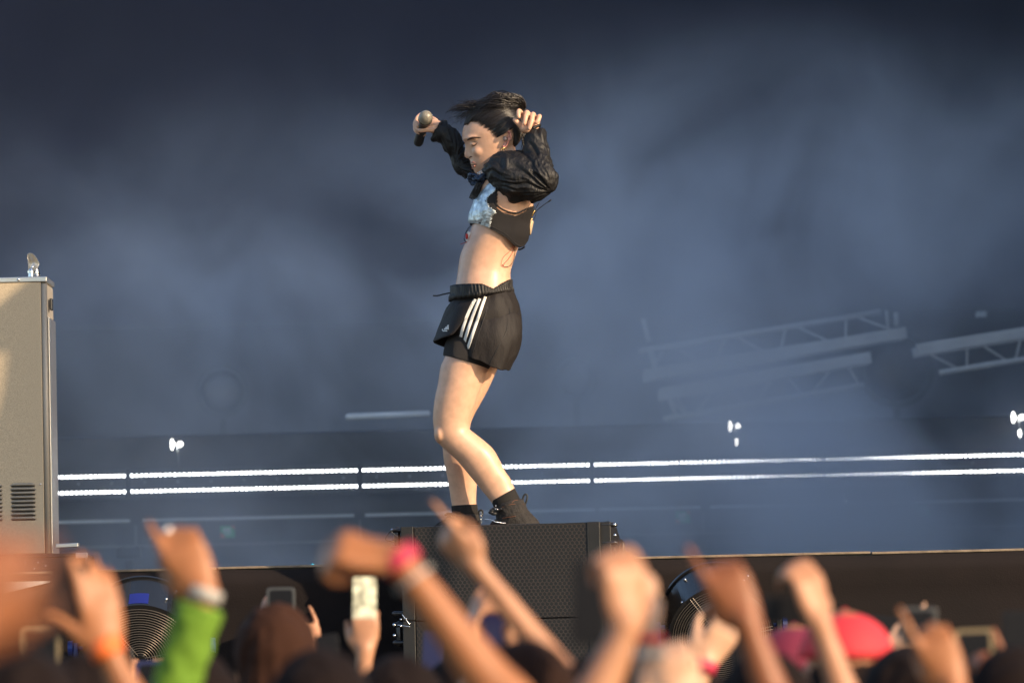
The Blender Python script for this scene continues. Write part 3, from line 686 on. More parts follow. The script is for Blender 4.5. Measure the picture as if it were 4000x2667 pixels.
# foot cores inside the boots
ch(body, [(2000, 2030, -.06, 30), (1965, 2068, -.02, 28), (1935, 2080, .06, 24)]); ch(body, [(1815, 2040, .095, 30), (1780, 2070, .06, 26), (1745, 2078, .05, 22)])
# neck
loft(body, [(1888, 622, 2012, 575, .056, 0), (1878, 655, 2018, 610, .056, 0), (1868, 690, 2022, 650, .060, 0), (1872, 725, 2030, 700, .075, 0)], k=4)
# head
HEAD = [(1885, 424, 1965, 406, .028, 0), (1843, 446, 2000, 420, .056, 0), (1816, 484, 2026, 446, .070, 0), (1806, 512, 2036, 474, .0745, 0), (1804.5, 532, 2039, 494, .0760, 0), (1808, 547, 2038, 510, .0755, 0),
        (1819, 564, 2034, 526, .0725, 0), (1826, 580, 2028, 542, .070, 0), (1830, 596, 2020, 556, .067, 0), (1834, 612, 2008, 572, .063, 0), (1836, 628, 1994, 590, .058, 0), (1838, 642, 1978, 606, .053, 0),
        (1845, 656, 1955, 624, .046, 0), (1853, 668, 1930, 646, .036, 0), (1864, 678, 1908, 664, .018, 0)]
hg = G(); loft(hg, HEAD, k=4, egg=0.16, seg=40)
headmesh_v, headmesh_f = list(hg.v), list(hg.f)
body.add(hg.v, hg.f)
# nose, brow, cheek, lips, chin
ch(body, [(1822, 560, 0, 6), (1822, 575, 0, 6), (1820.5, 592, 0, 7.5), (1822, 604, 0, 9.5), (1825, 612, 0, 9.5)], seg=14)
for sg in (-1, 1):
    body.ell(V(1839, 612, sg * .0105), (.0078, .0075, .0068), 12)
    ch(body, [(1814, 547, sg * .012, 8), (1820, 543, sg * .028, 9.5), (1835, 543, sg * .044, 9), (1856, 544, sg * .055, 7.5)], seg=10)
    body.ell(V(1850, 568, sg * .036), (.014, .012, .008), 16)
    body.ell(V(1874, 594, sg * .036), (.028, .020, .022), 16)
    body.ell(V(1853, 640, sg * .012), (.014, .018, .011), 14)
body.ell(V(1846, 638, 0), (.0085, .017, .0062), 14); body.ell(V(1851, 652, 0), (.0095, .016, .0068), 14); body.ell(V(1866, 668, 0), (.014, .018, .012), 14)
# arms
ch(body, [(1975, 690, -.10, 52), (2030, 712, -.14, 44), (2085, 730, -.150, 38), (2128, 738, -.150, 34), (2130, 700, -.148, 33), (2118, 640, -.128, 34), (2098, 570, -.108, 26), (2085, 530, -.098, 24), (2078, 512, -.098, 26)], seg=16)
ch(body, [(1930, 690, .10, 50), (1880, 662, .115, 42), (1838, 636, .125, 36), (1800, 600, .128, 32), (1770, 565, .125, 32), (1745, 520, .12, 26), (1722, 492, .118, 24), (1708, 486, .116, 25)], seg=16)
o = body.build('body_tmp', m_skin, None, voxel=0.0042, sm=10, fac=0.5)
bodyv, bodyf = [v.co.copy() for v in o.data.vertices], [tuple(p.vertices) for p in o.data.polygons]
bpy.data.objects.remove(o)
# hands are remeshed finer, then the whole is joined in one fine pass
hand = G()
N0 = -.098
# near hand (relaxed, curled fingers towards the camera)
loft(hand, [(2048, 534, 2104, 516, .021, N0), (2040, 520, 2106, 502, .023, N0), (2034, 505, 2106, 488, .022, N0 + .004), (2036, 490, 2105, 476, .019, N0 + .010), (2040, 474, 2100, 468, .014, N0 + .016)], k=4)
ch(hand, [(2050, 512, N0 - .016, 20), (2070, 518, N0 - .014, 17), (2088, 508, N0 - .012, 15)])
ch(hand, [(2046, 478, N0 + .014, 11), (2036, 454, N0 + .004, 10.5), (2027, 446, N0 - .018, 9.8), (2025, 458, N0 - .034, 9.2), (2026, 470, N0 - .040, 8.4)], seg=12)
ch(hand, [(2064, 480, N0 + .014, 11), (2062, 460, N0 + .002, 10.5), (2058, 452, N0 - .020, 10.5), (2053, 474, N0 - .040, 9.6), (2048, 497, N0 - .044, 8.6)], seg=12)
ch(hand, [(2084, 484, N0 + .014, 11), (2084, 464, N0 + .002, 10.5), (2081, 460, N0 - .020, 10.5), (2076, 488, N0 - .040, 9.6), (2067, 515, N0 - .042, 8.6)], seg=12)
ch(hand, [(2098, 492, N0 + .012, 10), (2104, 472, N0 + .002, 9.5), (2107, 466, N0 - .014, 9.3), (2103, 480, N0 - .030, 8.8), (2096, 492, N0 - .034, 8)], seg=12)
ch(hand, [(2046, 518, N0 - .006, 14), (2034, 503, N0 - .018, 11.5), (2022, 492, N0 - .026, 10.5), (2011, 482, N0 - .028, 8.8)], seg=12)
# far hand closed round the microphone
M0 = .116
ch(hand, [(1724, 492, M0, 23), (1706, 484, M0, 26), (1688, 482, M0 + .002, 27), (1668, 474, M0 + .022, 24), (1652, 464, M0 + .034, 20)], seg=16)
ch(hand, [(1700, 462, M0 + .006, 12), (1684, 452, M0 + .03, 14), (1662, 446, M0 + .045, 14)], seg=12)
ch(hand, [(1704, 500, M0 - .004, 14), (1688, 497, M0 - .018, 12.5), (1668, 497, M0 - .026, 10.5), (1650, 500, M0 - .026, 9.6), (1638, 501, M0 - .022, 8.6)], seg=12)
ch(hand, [(1668, 440, M0 + .045, 10), (1650, 431, M0 + .034, 9.5), (1632, 444, M0 + .014, 9.5), (1625, 462, M0 - .004, 9.0), (1632, 482, M0 - .016, 8.4)], seg=12)
ch(hand, [(1664, 452, M0 + .050, 10), (1636, 446, M0 + .044, 9.5), (1621, 462, M0 + .022, 9.5), (1620, 484, M0 + .004, 9.0), (1632, 498, M0 - .008, 8.2)], seg=12)
ch(hand, [(1662, 468, M0 + .054, 10), (1632, 468, M0 + .050, 9.3), (1619, 484, M0 + .030, 9.3), (1626, 502, M0 + .010, 8.8), (1642, 508, M0 + .002, 8.0)], seg=12)
ch(hand, [(1664, 484, M0 + .056, 9), (1638, 492, M0 + .054, 8.6), (1630, 504, M0 + .036, 8.6), (1642, 514, M0 + .020, 8.0), (1655, 514, M0 + .012, 7.5)], seg=12)
full = G(); full.add(bodyv, bodyf); full.add(hand.v, hand.f)
body_o = full.build('body', m_skin, dancer, voxel=0.0027, sm=2, fac=0.5)

# ---- face details
m_brow = mat('brow_hair', (0.045, 0.022, 0.014), 0.8); m_lip = mat('lips', (0.46, 0.20, 0.15), 0.35); m_nostril = mat('dark_crease', (0.10, 0.035, 0.025), 0.8)
bvh_body = BVHTree.FromPolygons([v.co for v in body_o.data.vertices], [tuple(p.vertices) for p in body_o.data.polygons])
def onskin(px, py, sg=-1, lift=0.0008, tree=None):
    """the point of the skin that pixel (px, py) shows, from the near (-1) or far (+1) side"""
    t = tree or bvh_body
    o_ = V(px, py, 0) + Vector((0, sg * 1.2, 0)); h = t.ray_cast(o_, Vector((0, -sg, 0)))
    return (h[0] + h[1] * lift * (1 if h[1].y * sg > 0 else -1)) if h[0] else None
def skinline(g, pts, rad, sg=-1, lift=0.0, seg=6, cr=4):
    q = [onskin(x, y, sg, lift) for x, y in pts]; r = rad if hasattr(rad, '__len__') else [rad] * len(pts)
    z = [(a, b) for a, b in zip(q, r) if a is not None]
    if len(z) > 1: g.tube([a for a, _ in z], [b for _, b in z], seg, cr=cr)
for sg in (-1, 1):
    g = G()
    for k in range(3): skinline(g, [(1826, 549 + k * 1.6), (1838, 545 + k * 1.6), (1850, 542.5 + k * 1.4), (1866, 542.5 + k), (1880, 544.5)], [.0010, .0026, .0026, .0018, .0005], sg)
    g.build('eyebrow', m_brow, dancer, smooth=True)
    g = G(); skinline(g, [(1843, 569), (1848, 572.5), (1855, 572), (1863, 567)], [.0008, .0024, .0028, .0012], sg);
    skinline(g, [(1838, 562), (1848, 559), (1860, 560), (1868, 565)], [.0003, .0007, .0007, .0003], sg);  # thin dark line paints the shade of the lid crease
    for k in range(5): 
        a = onskin(1847 + k * 2.6, 572, sg)
        if a: g.tube([a, a + Vector((-.003, sg * .003, -.0035))], [.0005, .0002], 4)
    g.build('lashes_lid_shade', m_brow, dancer, smooth=True)
    g = G(); skinline(g, [(1833, 617.5), (1839, 614.5), (1845, 615)], [.0012, .0026, .0010], sg); g.build('nostril', m_nostril, dancer, smooth=True)
g = G()
for sg in (-1, 1):
    skinline(g, [(1838.5, 637), (1846, 636), (1855, 639.5), (1864, 643.5)], [.0030, .0038, .0026, .0008], sg, -0.001, 10)
    skinline(g, [(1843.5, 654), (1849, 653), (1856, 650.5), (1864, 644.5)], [.0030, .0042, .0032, .0008], sg, -0.001, 10)
g.ell(V(1843, 637.5, 0), (.0045, .012, .0042), 12); g.ell(V(1848, 653, 0), (.0048, .012, .0048), 12)
g.build('lips', m_lip, dancer, voxel=0.0012, sm=2)
g = G()
for sg in (-1, 1): skinline(g, [(1842, 645), (1850, 646), (1862, 644.5)], [.0012, .0012, .0005], sg, 0.0012)
g.build('mouth_gap', m_nostril, dancer, smooth=True)
m_ear = mat('ear_skin', (0.66, 0.27, 0.20), 0.35, sss=0.3, spec=0.6)
m_iem = mat('earpiece_clear', (0.30, 0.20, 0.17), 0.12, coat=1.0); m_gold = mat('gold', (0.85, 0.55, 0.22), 0.22, metal=1.0)
m_cord = mat('black_cord', (0.012, 0.012, 0.013), 0.5)
for sg in (-1, 1):
    q = [onskin(x, y, sg, 0.0) for x, y in [(1962, 545), (1963, 531), (1972, 521.5), (1984, 521), (1993, 528), (1996, 541), (1991, 555), (1984, 567), (1978, 578), (1970, 582), (1964, 576)]]
    if None in q: continue
    ym = min(p.y * -sg for p in q)  # flush plane
    g = G(); lift = [0.002, .004, .007, .010, .012, .012, .010, .008, .005, .004, .003]
    base = sum((p.y for p in q)) / len(q)
    pts = [Vector((p.x, base + sg * l, p.z)) for p, l in zip(q, lift)]
    g.tube(pts, [.0022, .0026, .003, .0034, .0034, .0032, .003, .003, .0036, .004, .003], 10, cr=4)
    inner = [Vector((p.x, base + sg * (l * .5), p.z)) for p, l in zip(q, lift)]; cc_ = sum(inner, Vector()) / len(inner)
    g.rings([[cc_ + (p - cc_) * s_ + Vector((0, -sg * (1 - s_) * .005, 0)) for p in inner] for s_ in (1.0, .7, .35, .05)], cap=True)
    g.tube([cc_ + Vector((.006, sg * .006, .011)), cc_ + Vector((.009, sg * .007, 0)), cc_ + Vector((.003, sg * .006, -.012))], .0024, 8, cr=3)
    ear = g.build('ear', m_ear, dancer, voxel=0.0011, sm=2)
    g = G(); g.ell(cc_ + Vector((-.004, sg * .004, .0)), (.0085, .006, .010), 14); g.build('earpiece', m_iem, dancer, smooth=True)
    if sg < 0:
        g = G(); g.tube([cc_ + Vector((-.004, -.009, .0)), cc_ + Vector((-.012, -.011, .010)), cc_ + Vector((-.004, -.013, .020)), cc_ + Vector((.012, -.013, .022)), cc_ + Vector((.022, -.010, .010)), cc_ + Vector((.020, -.011, -.006)), cc_ + Vector((.006, -.012, -.008)), cc_ + Vector((.0, -.012, -.020))], .0006, 5, cr=5); g.build('earpiece_wire', m_cord, dancer, smooth=True)
        for i, (px, py) in enumerate([(1963, 588), (1969, 587), (1976, 584)]):
            e = Vector((V(px, py).x, base - .006, V(px, py).z)); g = G()
            g.tube([e + Vector((.0032 * math.cos(t * .6), 0, .004 * math.sin(t * .6))) for t in range(12)], .0009, 6, round_=False); g.build('earring', m_gold, dancer, smooth=True)

# ---- hair: sleek swept back, tied high, ends flying forward
m_hair = bpy.data.materials.new('black_hair'); m_hair.use_nodes = True
b = m_hair.node_tree.nodes['Principled BSDF']; b.inputs['Base Color'].default_value = (0.010, 0.0065, 0.005, 1); b.inputs['Roughness'].default_value = 0.33; b.inputs['Specular IOR Level'].default_value = 0.7
tie = V(2032, 432, 0.0)
def hairline(px, py):   # >0 inside hair, in picture plane
    line = [(1806, 492), (1816, 478), (1830, 476), (1850, 482), (1880, 500), (1910, 520), (1936, 544), (1950, 538), (1956, 520), (1990, 512), (2004, 530), (2004, 560), (2000, 596)]
    for (a, b_) in zip(line, line[1:]):
        if a[0] <= px <= b_[0] and b_[0] > a[0]:
            return (a[1] + (b_[1] - a[1]) * (px - a[0]) / (b_[0] - a[0])) - py
    return 50 if px > 2004 else -50
hm = bpy.data.meshes.new('tmp_head'); hm.from_pydata(headmesh_v, [], headmesh_f); bmfix(hm)
cap = G()
hw = G(); loft(hw, HEAD, k=10, egg=0.16, seg=96); 
hbvh = BVHTree.FromPolygons([Vector(v) for v in hw.v], hw.f)
kx = V(1, 0) ; 
def topx(p):     # world -> photo pixel at the dancer's plane
    d = ROT.transposed() @ (Vector(p) - Vector((0, 0, CAM_Z))); return 2000 + F * d.x / -d.z, 1333.5 - F * d.y / -d.z
c_head = V(1925, 510, 0)
cv = [c_head + (Vector(v) - c_head) * 1.03 for v in hw.v]
keep = [f for f in hw.f if len(f) == 4 and all(hairline(*topx(hw.v[i])) > 20 for i in f)]
cap.add(cv, keep)
# strands along the scalp
rnd = random.Random(3)
def scalp_strand(p0, n=9, r=.0013):
    pts = []
    for i in range(n):
        t = i / (n - 1); q = p0.lerp(tie, t)
        q = q + (q - c_head).normalized() * 0.03 * math.sin(math.pi * t)
        h = hbvh.find_nearest(q)
        nn = (h[0] - c_head).normalized()
        pts.append(h[0] + nn * ((.0005 if i == 0 else .003) + .003 * rnd.random() * min(1, t * 4) + .006 * t))
    cap.tube(pts, [r * .5] + [r] * (n - 2) + [r], 5, round_=False, cr=2)
hl = [(1808, 490), (1820, 478), (1838, 478), (1858, 487), (1880, 500), (1900, 513), (1920, 530), (1938, 546), (1948, 541), (1956, 525), (1968, 515), (1988, 511), (2004, 528), (2005, 548), (2002, 575), (2012, 600), (2022, 585), (2030, 560)]
for sg in (-1, 1):
    for k in range(760):
        t = rnd.random() * (len(hl) - 1.001); i = int(t); f_ = t - i
        x = hl[i][0] * (1 - f_) + hl[i + 1][0] * f_ + rnd.uniform(-2, 2); y = hl[i][1] * (1 - f_) + hl[i + 1][1] * f_ + rnd.uniform(-3, 3)
        kk = rnd.random() ** 1.5 * .16; x += (2032 - x) * kk; y += (432 - y) * kk; h = hbvh.ray_cast(V(x, y, 0) + Vector((0, sg * .5, 0)), Vector((0, -sg, 0)))
        if h[0] is None: h = hbvh.find_nearest(V(x, y, sg * .02))
        scalp_strand(h[0], r=rnd.uniform(.0005, .0011))
for k in range(60):   # forehead centre
    h = hbvh.find_nearest(V(1812 + rnd.uniform(-4, 6), 486 + rnd.uniform(-4, 3), rnd.uniform(-.05, .05))); scalp_strand(h[0], r=.0013)
def lockset(guide, n, spread, r, wav=4, tail=0.4, wl=3.0, depth=.05):
    for k in range(n):
        ox, oy, oz = rnd.gauss(0, 1) * spread, rnd.gauss(0, 1) * spread * .8, rnd.gauss(0, 1) * depth * .5
        ph = rnd.uniform(0, 6.28); L = rnd.uniform(tail, 1.0); pts = []; m = len(guide)
        for i, (gx, gy, go) in enumerate(guide):
            t = i / (m - 1)
            if t > L: break
            e = min(1, .3 + t * 1.4)
            pts.append(V(gx + ox * e + wav * math.sin(ph + t * wl * 3) * e, gy + oy * e + wav * math.cos(ph * 2 + t * wl * 4) * e, go + oz * e))
        if len(pts) > 2: cap.tube(pts, [r * (1 - .55 * i / (len(pts) - 1)) for i in range(len(pts))], 5, round_=False, cr=3)
lockset([(2030, 440, 0), (2042, 424, 0), (2036, 400, -.01), (2012, 388, -.02), (1984, 386, -.02), (1956, 384, -.01), (1930, 392, 0), (1902, 404, 0), (1876, 412, 0), (1850, 416, 0), (1820, 416, 0), (1790, 420, 0), (1765, 424, 0)], 240, 12, .0016, wav=8, tail=.45)
lockset([(2034, 440, 0), (2036, 412, -.02), (2010, 398, -.03), (1978, 392, -.04), (1950, 390, -.04), (1918, 402, -.04), (1890, 412, -.03), (1862, 408, -.02), (1830, 406, -.02)], 130, 13, .0020, wav=9, tail=.45)
lockset([(2040, 460, 0), (2046, 440, 0), (2036, 428, 0), (2000, 420, -.03), (1965, 416, -.05), (1925, 418, -.05), (1890, 424, -.04), (1862, 432, -.02), (1838, 440, 0), (1812, 444, 0), (1790, 452, 0), (1768, 466, 0), (1752, 488, 0)], 80, 11, .0010, wav=8, tail=.5)
lockset([(1900, 396, 0), (1860, 404, 0), (1820, 412, 0), (1786, 418, 0), (1762, 410, 0), (1748, 392, 0), (1744, 382, 0)], 6, 6, .0007, wav=3, tail=.7)
lockset([(1890, 410, 0), (1850, 416, 0), (1805, 424, 0), (1770, 428, 0), (1756, 438, 0), (1750, 455, 0)], 44, 10, .0008, wav=7, tail=.4)
lockset([(1860, 430, 0), (1830, 436, 0), (1808, 456, 0), (1796, 478, 0), (1780, 490, 0)], 26, 9, .0007, wav=7, tail=.4)
lockset([(1870, 400, 0), (1850, 396, 0), (1838, 380, 0), (1834, 364, 0)], 4, 4, .0006, wav=2, tail=.7)
lockset([(2036, 450, .02), (2048, 490, .03), (2050, 530, .03), (2052, 570, .03), (2044, 600, .03), (2048, 630, .02)], 70, 7, .0018, wav=5, tail=.6)
hair_o = cap.build('hair', m_hair, dancer, smooth=True)
g = G(); ringp = []
for i in range(20):
    th = 2 * math.pi * i / 19; ringp.append(tie + Vector((.004, 0, 0)) + Vector((.017 * math.cos(th) * .7, .02 * math.sin(th), .017 * math.cos(th) * .7)))
g.tube(ringp, .004, 8, round_=False); g.build('hair_tie', m_cord, dancer, smooth=True)

# ---- jacket
m_jacket = bpy.data.materials.new('nylon_jacket'); m_jacket.use_nodes = True
def jack(m, base, rough, bs=60, bst=.5, sheen=0.0, stretch=(1, 1, .35)):
    n = m.node_tree; b = n.nodes['Principled BSDF']; L = n.links.new
    b.inputs['Base Color'].default_value = (*base, 1); b.inputs['Roughness'].default_value = rough; b.inputs['Specular IOR Level'].default_value = .42
    b.inputs['Sheen Weight'].default_value = sheen
    tc = n.nodes.new('ShaderNodeTexCoord'); mp = n.nodes.new('ShaderNodeMapping'); mp.inputs['Scale'].default_value = stretch; L(tc.outputs['Object'], mp.inputs[0])
    t = n.nodes.new('ShaderNodeTexNoise'); t.inputs['Scale'].default_value = bs; t.inputs['Detail'].default_value = 3; t.inputs['Distortion'].default_value = 1.0; L(mp.outputs[0], t.inputs['Vector'])
    bp = n.nodes.new('ShaderNodeBump'); bp.inputs['Strength'].default_value = bst; bp.inputs['Distance'].default_value = .008; L(t.outputs[0], bp.inputs['Height']); L(bp.outputs[0], b.inputs['Normal'])
jack(m_jacket, (0.0062, 0.0058, 0.0066), .58)
def ridge(p, sc, seed, st=(1, 1, 1)):
    q = Vector((p.x * st[0], p.y * st[1], p.z * st[2])) * sc + Vector((seed, seed * 1.7, 0))
    q += Vector((noise.noise(q * .7), noise.noise(q * .7 + Vector((9, 0, 0))), noise.noise(q * .7 + Vector((0, 9, 0))))) * .8
    return (1 - abs(noise.noise(q)) * 2.2)
def wr(amp, sc, seed, st=(1, 1, 1)):
    return lambda p: amp * (ridge(p, sc, seed, st) - .5) + amp * .45 * (ridge(p, sc * 2.3, seed + 5, st) - .5)
J = G()
# near upper sleeve and shoulder: slices from the front edge to the elbow
loft(J, [(1884, 676, 1892, 706, .020, -.10), (1896, 652, 1912, 728, .055, -.10), (1916, 628, 1938, 752, .080, -.105), (1945, 610, 1966, 782, .092, -.11), (1975, 604, 1990, 808, .095, -.12), (2010, 606, 2010, 806, .090, -.13),
         (2045, 620, 2045, 800, .085, -.14), (2090, 650, 2080, 804, .078, -.15), (2130, 680, 2118, 792, .066, -.155), (2160, 700, 2146, 772, .050, -.155), (2176, 716, 2166, 754, .025, -.155)], k=4)
# near forearm sleeve
loft(J, [(2060, 527, 2110, 503, .029, -.099), (2052, 540, 2120, 514, .034, -.101), (2046, 552, 2134, 532, .038, -.105), (2045, 575, 2137, 570, .040, -.112), (2046, 612, 2146, 608, .045, -.130), (2050, 655, 2160, 652, .054, -.155),
         (2056, 700, 2176, 692, .060, -.172), (2068, 745, 2178, 730, .056, -.170), (2090, 780, 2165, 762, .040, -.165)], k=4)
# yoke across the back
loft(J, [(1935, 606, 2042, 600, .045, -.05), (1915, 640, 2062, 625, .13, -.01), (1900, 680, 2078, 665, .165, 0), (1895, 720, 2085, 710, .16, 0), (1905, 745, 2085, 760, .13, -.01), (1930, 760, 2080, 790, .10, -.03)], k=4)
# far shoulder and sleeve
loft(J, [(1720, 464, 1690, 520, .030, .118), (1742, 458, 1684, 537, .036, .119), (1766, 484, 1716, 546, .040, .121), (1787, 506, 1734, 578, .043, .124), (1806, 540, 1758, 602, .046, .128), (1822, 580, 1764, 634, .052, .130), (1842, 620, 1780, 662, .058, .130),
         (1880, 640, 1815, 684, .064, .125), (1915, 645, 1850, 696, .070, .115), (1950, 640, 1890, 720, .075, .09)], k=4)
EL_N, EL_F = V(2160, 772), V(1772, 640)
def jw(p):
    c = EL_N if p.y < PY + .03 else EL_F
    dx_, dz_ = p.x - c.x, p.z - c.z; r_ = math.hypot(dx_, dz_); th = math.atan2(dz_, dx_)
    q = Vector((math.cos(th) * 5.5, math.sin(th) * 5.5, r_ * 5.0 + p.y * 7))
    q += Vector((noise.noise(p * 12), noise.noise(p * 12 + Vector((5, 0, 0))), 0)) * .7
    fold = 1 - abs(noise.noise(q)) * 2.6; fold2 = 1 - abs(noise.noise(q * 2.1 + Vector((3, 8, 1)))) * 2.6
    k = min(1, r_ / .05)
    return k * (.0070 * (fold - .45) + .0032 * (fold2 - .45)) + .0012 * (ridge(p, 42, 2) - .5)
jacket_o = J.build('cropped_jacket', m_jacket, dancer, voxel=0.0036, sm=4, wrinkle=jw)
# collar and cuffs
g = G(); loft(g, [(1940, 610, 2040, 602, .062, -.01), (1948, 600, 2044, 594, .058, -.008), (1950, 596, 2042, 590, .052, -.005)], k=3)
g.build('collar', m_jacket, dancer, voxel=0.004, sm=2, wrinkle=wr(.003, 30, 4))
g = G(); loft(g, [(2058, 530, 2113, 503, .031, -.099), (2055, 522, 2112, 497, .032, -.099), (2058, 519, 2110, 495, .029, -.099)], k=3); g.build('cuff', m_jacket, dancer, voxel=0.0035, sm=2, wrinkle=wr(.004, 45, 2))
g = G(); loft(g, [(1728, 462, 1700, 522, .033, .118), (1722, 460, 1696, 518, .034, .118), (1718, 464, 1698, 512, .030, .118)], k=3); g.build('cuff', m_jacket, dancer, voxel=0.0035, sm=2, wrinkle=wr(.004, 45, 8))

# ---- top: ribbed black back, silver front
m_rib = bpy.data.materials.new('ribbed_jersey'); m_rib.use_nodes = True
def rib(m, base, scale, rough=.8, dirx=(1, 0, 0.25)):
    n = m.node_tree; b = n.nodes['Principled BSDF']; L = n.links.new; b.inputs['Base Color'].default_value = (*base, 1); b.inputs['Roughness'].default_value = rough
    tc = n.nodes.new('ShaderNodeTexCoord'); dp = n.nodes.new('ShaderNodeVectorMath'); dp.operation = 'DOT_PRODUCT'; dp.inputs[1].default_value = dirx; L(tc.outputs['Object'], dp.inputs[0])
    q = n.nodes.new('ShaderNodeMath'); q.operation = 'MULTIPLY'; q.inputs[1].default_value = scale; L(dp.outputs['Value'], q.inputs[0]); s_ = n.nodes.new('ShaderNodeMath'); s_.operation = 'SINE'; L(q.outputs[0], s_.inputs[0])
    bp = n.nodes.new('ShaderNodeBump'); bp.inputs['Strength'].default_value = .7; bp.inputs['Distance'].default_value = .002; L(s_.outputs[0], bp.inputs['Height']); L(bp.outputs[0], b.inputs['Normal'])
rib(m_rib, (0.011, 0.0085, 0.0095), 2600)
m_silver = mat('crinkled_silver', (0.52, 0.58, 0.62), 0.38, metal=0.75, bump=0.8, bscale=90, bdist=0.004, var=0.45, vscale=38)
TOPB = [(1840, 873), (1870, 876), (1907, 891), (1938, 906), (1979, 929), (2010, 960), (2028, 967), (2045, 961), (2072, 926)]
TOPT = [(1838, 700), (1880, 720), (1925, 742), (1936, 760), (1938, 812), (1970, 835), (2014, 844), (2045, 830), (2072, 815), (2090, 800)]
def lin(tbl, x):
    if x <= tbl[0][0]: return tbl[0][1]
    for a, b_ in zip(tbl, tbl[1:]):
        if a[0] <= x <= b_[0]: return a[1] + (b_[1] - a[1]) * (x - a[0]) / max(1e-6, b_[0] - a[0])
    return tbl[-1][1]
TORSO = [(1893, 690, 2062, 700, .128, 0), (1874, 745, 2086, 760, .152, 0), (1856, 790, 2082, 800, .158, 0), (1840, 832, 2074, 840, .156, 0), (1837, 862, 2066, 870, .150, 0), (1842, 880, 2064, 900, .146, 0), (1842, 905, 2060, 930, .144, 0), (1832, 930, 2048, 965, .140, 0), (1822, 955, 2038, 985, .136, 0)]
def shell(secs, test, off, name, m, sub=None, k=22, seg=170, ex=.9, wrf=None, thick=.0025):
    g0 = G(); loft(g0, secs, seg=seg, k=k, ex=ex)
    cen = [Vector(v) for v in g0.v]; ring = seg; out = []
    for i in range(0, len(cen), ring):
        c = sum(cen[i:i + ring], Vector()) / ring
        for v in cen[i:i + ring]:
            d = v - c; out.append(v + d.normalized() * off)
    fs = [f for f in g0.f if len(f) == 4 and test(sum(topx(out[i])[0] for i in f) / 4, sum(topx(out[i])[1] for i in f) / 4, out[f[0]].y - PY)]
    used = sorted({i for f in fs for i in f}); mp = {a: j for j, a in enumerate(used)}
    g1 = G(); g1.add([out[i] for i in used], [tuple(mp[i] for i in f) for f in fs])
    o = g1.build(name, m, dancer, smooth=True, wrinkle=wrf)
    q = o.modifiers.new('s', 'SOLIDIFY'); q.thickness = thick; q.offset = 0
    return o
def in_silver(x, y):
    rb = lin([(744, 1945), (800, 1916), (812, 1922), (825, 1936), (832, 1938), (846, 1921), (870, 1914), (895, 1911)], y) if False else None
    tb = [(744, 1936), (770, 1905), (790, 1900), (808, 1912), (824, 1935), (832, 1936), (846, 1920), (890, 1912)]
    if y < 744: return x < 1936
    for a, b_ in zip(tb, tb[1:]):
        if a[0] <= y <= b_[0]: return x < a[1] + (b_[1] - a[1]) * (y - a[0]) / (b_[0] - a[0]) + 2 * math.sin(y * .9)
    return x < 1912
def t_black(x, y, d):
    if y > lin(TOPB, x): return False
    if in_silver(x, y): return y > lin(TOPB, x) - 0 and False
    strap = 1930 < x < 1942 and y < 815
    return y > lin(TOPT, x) or strap
def t_silv(x, y, d): return y < lin(TOPB, x) - 2 and in_silver(x, y) and y > lin([(1838, 800), (1876, 765), (1910, 728), (1940, 700)], x) - 12
shell(TORSO, t_black, .0035, 'ribbed_top', m_rib, thick=.004)
shell(TORSO, t_silv, .0060, 'silver_front', m_silver, wrf=lambda p: .0016 * noise.noise(p * 70) + .0018 * noise.noise(p * 22), thick=.003)
# hem bands of the top
def bandline(secs, pts, r, name, m):
    g0 = G(); loft(g0, secs, seg=96, k=8, ex=.9); t = BVHTree.FromPolygons([Vector(v) for v in g0.v], g0.f); g = G()
    for sg in (-1, 1):
        q = [onskin(x, y, sg, .004, t) for x, y in pts]; q = [a for a in q if a]
        if len(q) > 1: g.tube(q, r, 8, cr=3)
    return g.build(name, m, dancer, smooth=True)
bandline(TORSO, [(1842, 874), (1870, 877), (1907, 891), (1938, 906), (1979, 929), (2008, 958), (2028, 966), (2044, 960), (2060, 935)], .0032, 'hem_band', m_rib)
bandline(TORSO, [(1934, 752), (1938, 780), (1940, 812), (1970, 835), (2014, 844), (2045, 830), (2070, 815)], .0035, 'armhole_trim', m_rib)
bandline(TORSO, [(1900, 775), (1899, 795), (1912, 812), (1936, 830)], .0028, 'cup_seam', m_cord)
m_mesh = mat('dark_mesh', (0.055, 0.032, 0.035), .7, bump=.3, bscale=400)
shell(TORSO, lambda x, y, d: 1899 < x < 1937 and 742 < y < lin([(1900, 800), (1937, 832)], x) and not in_silver(x, y), .0028, 'mesh_panel', m_mesh)
# scarf, necklace, cords, pack
m_scarf = mat('sequin_scarf', (0.03, 0.045, 0.08), .22, metal=.6, bump=.8, bscale=200, bdist=.004, var=.5, vscale=90)
g = G(); rn = random.Random(5)
def soft(pts, r, cr=4): g.tube([V(*p) for p in pts], r, 8, cr=cr)
soft([(1892, 694, -.10), (1868, 698, -.09), (1848, 690, -.08), (1836, 692, -.07), (1834, 704, -.06), (1844, 716, -.06), (1866, 720, -.07), (1890, 712, -.09)], .008)
soft([(1892, 706, -.10), (1866, 708, -.09), (1846, 702, -.07)], .009)
soft([(1895, 720, -.09), (1875, 726, -.08), (1856, 728, -.07), (1844, 724, -.06)], .006)
g.build('scarf_knot', m_scarf, dancer, voxel=.003, sm=2, wrinkle=wr(.004, 60, 3))
g = G()
for k in range(46):
    x0 = rn.uniform(1856, 1882); a = rn.uniform(-6, 8)
    g.tube([V(x0 + 6, 722, -.08 + rn.uniform(-.01, .01)), V(x0 - 4 + a * .4, 745, -.08 + rn.uniform(-.012, .012)), V(x0 - 12 + a, 770 + rn.uniform(-6, 8), -.08), V(x0 - 16 + a * 1.2, 778 + rn.uniform(-10, 8), -.08)], rn.uniform(.0008, .0022), 5, cr=3)
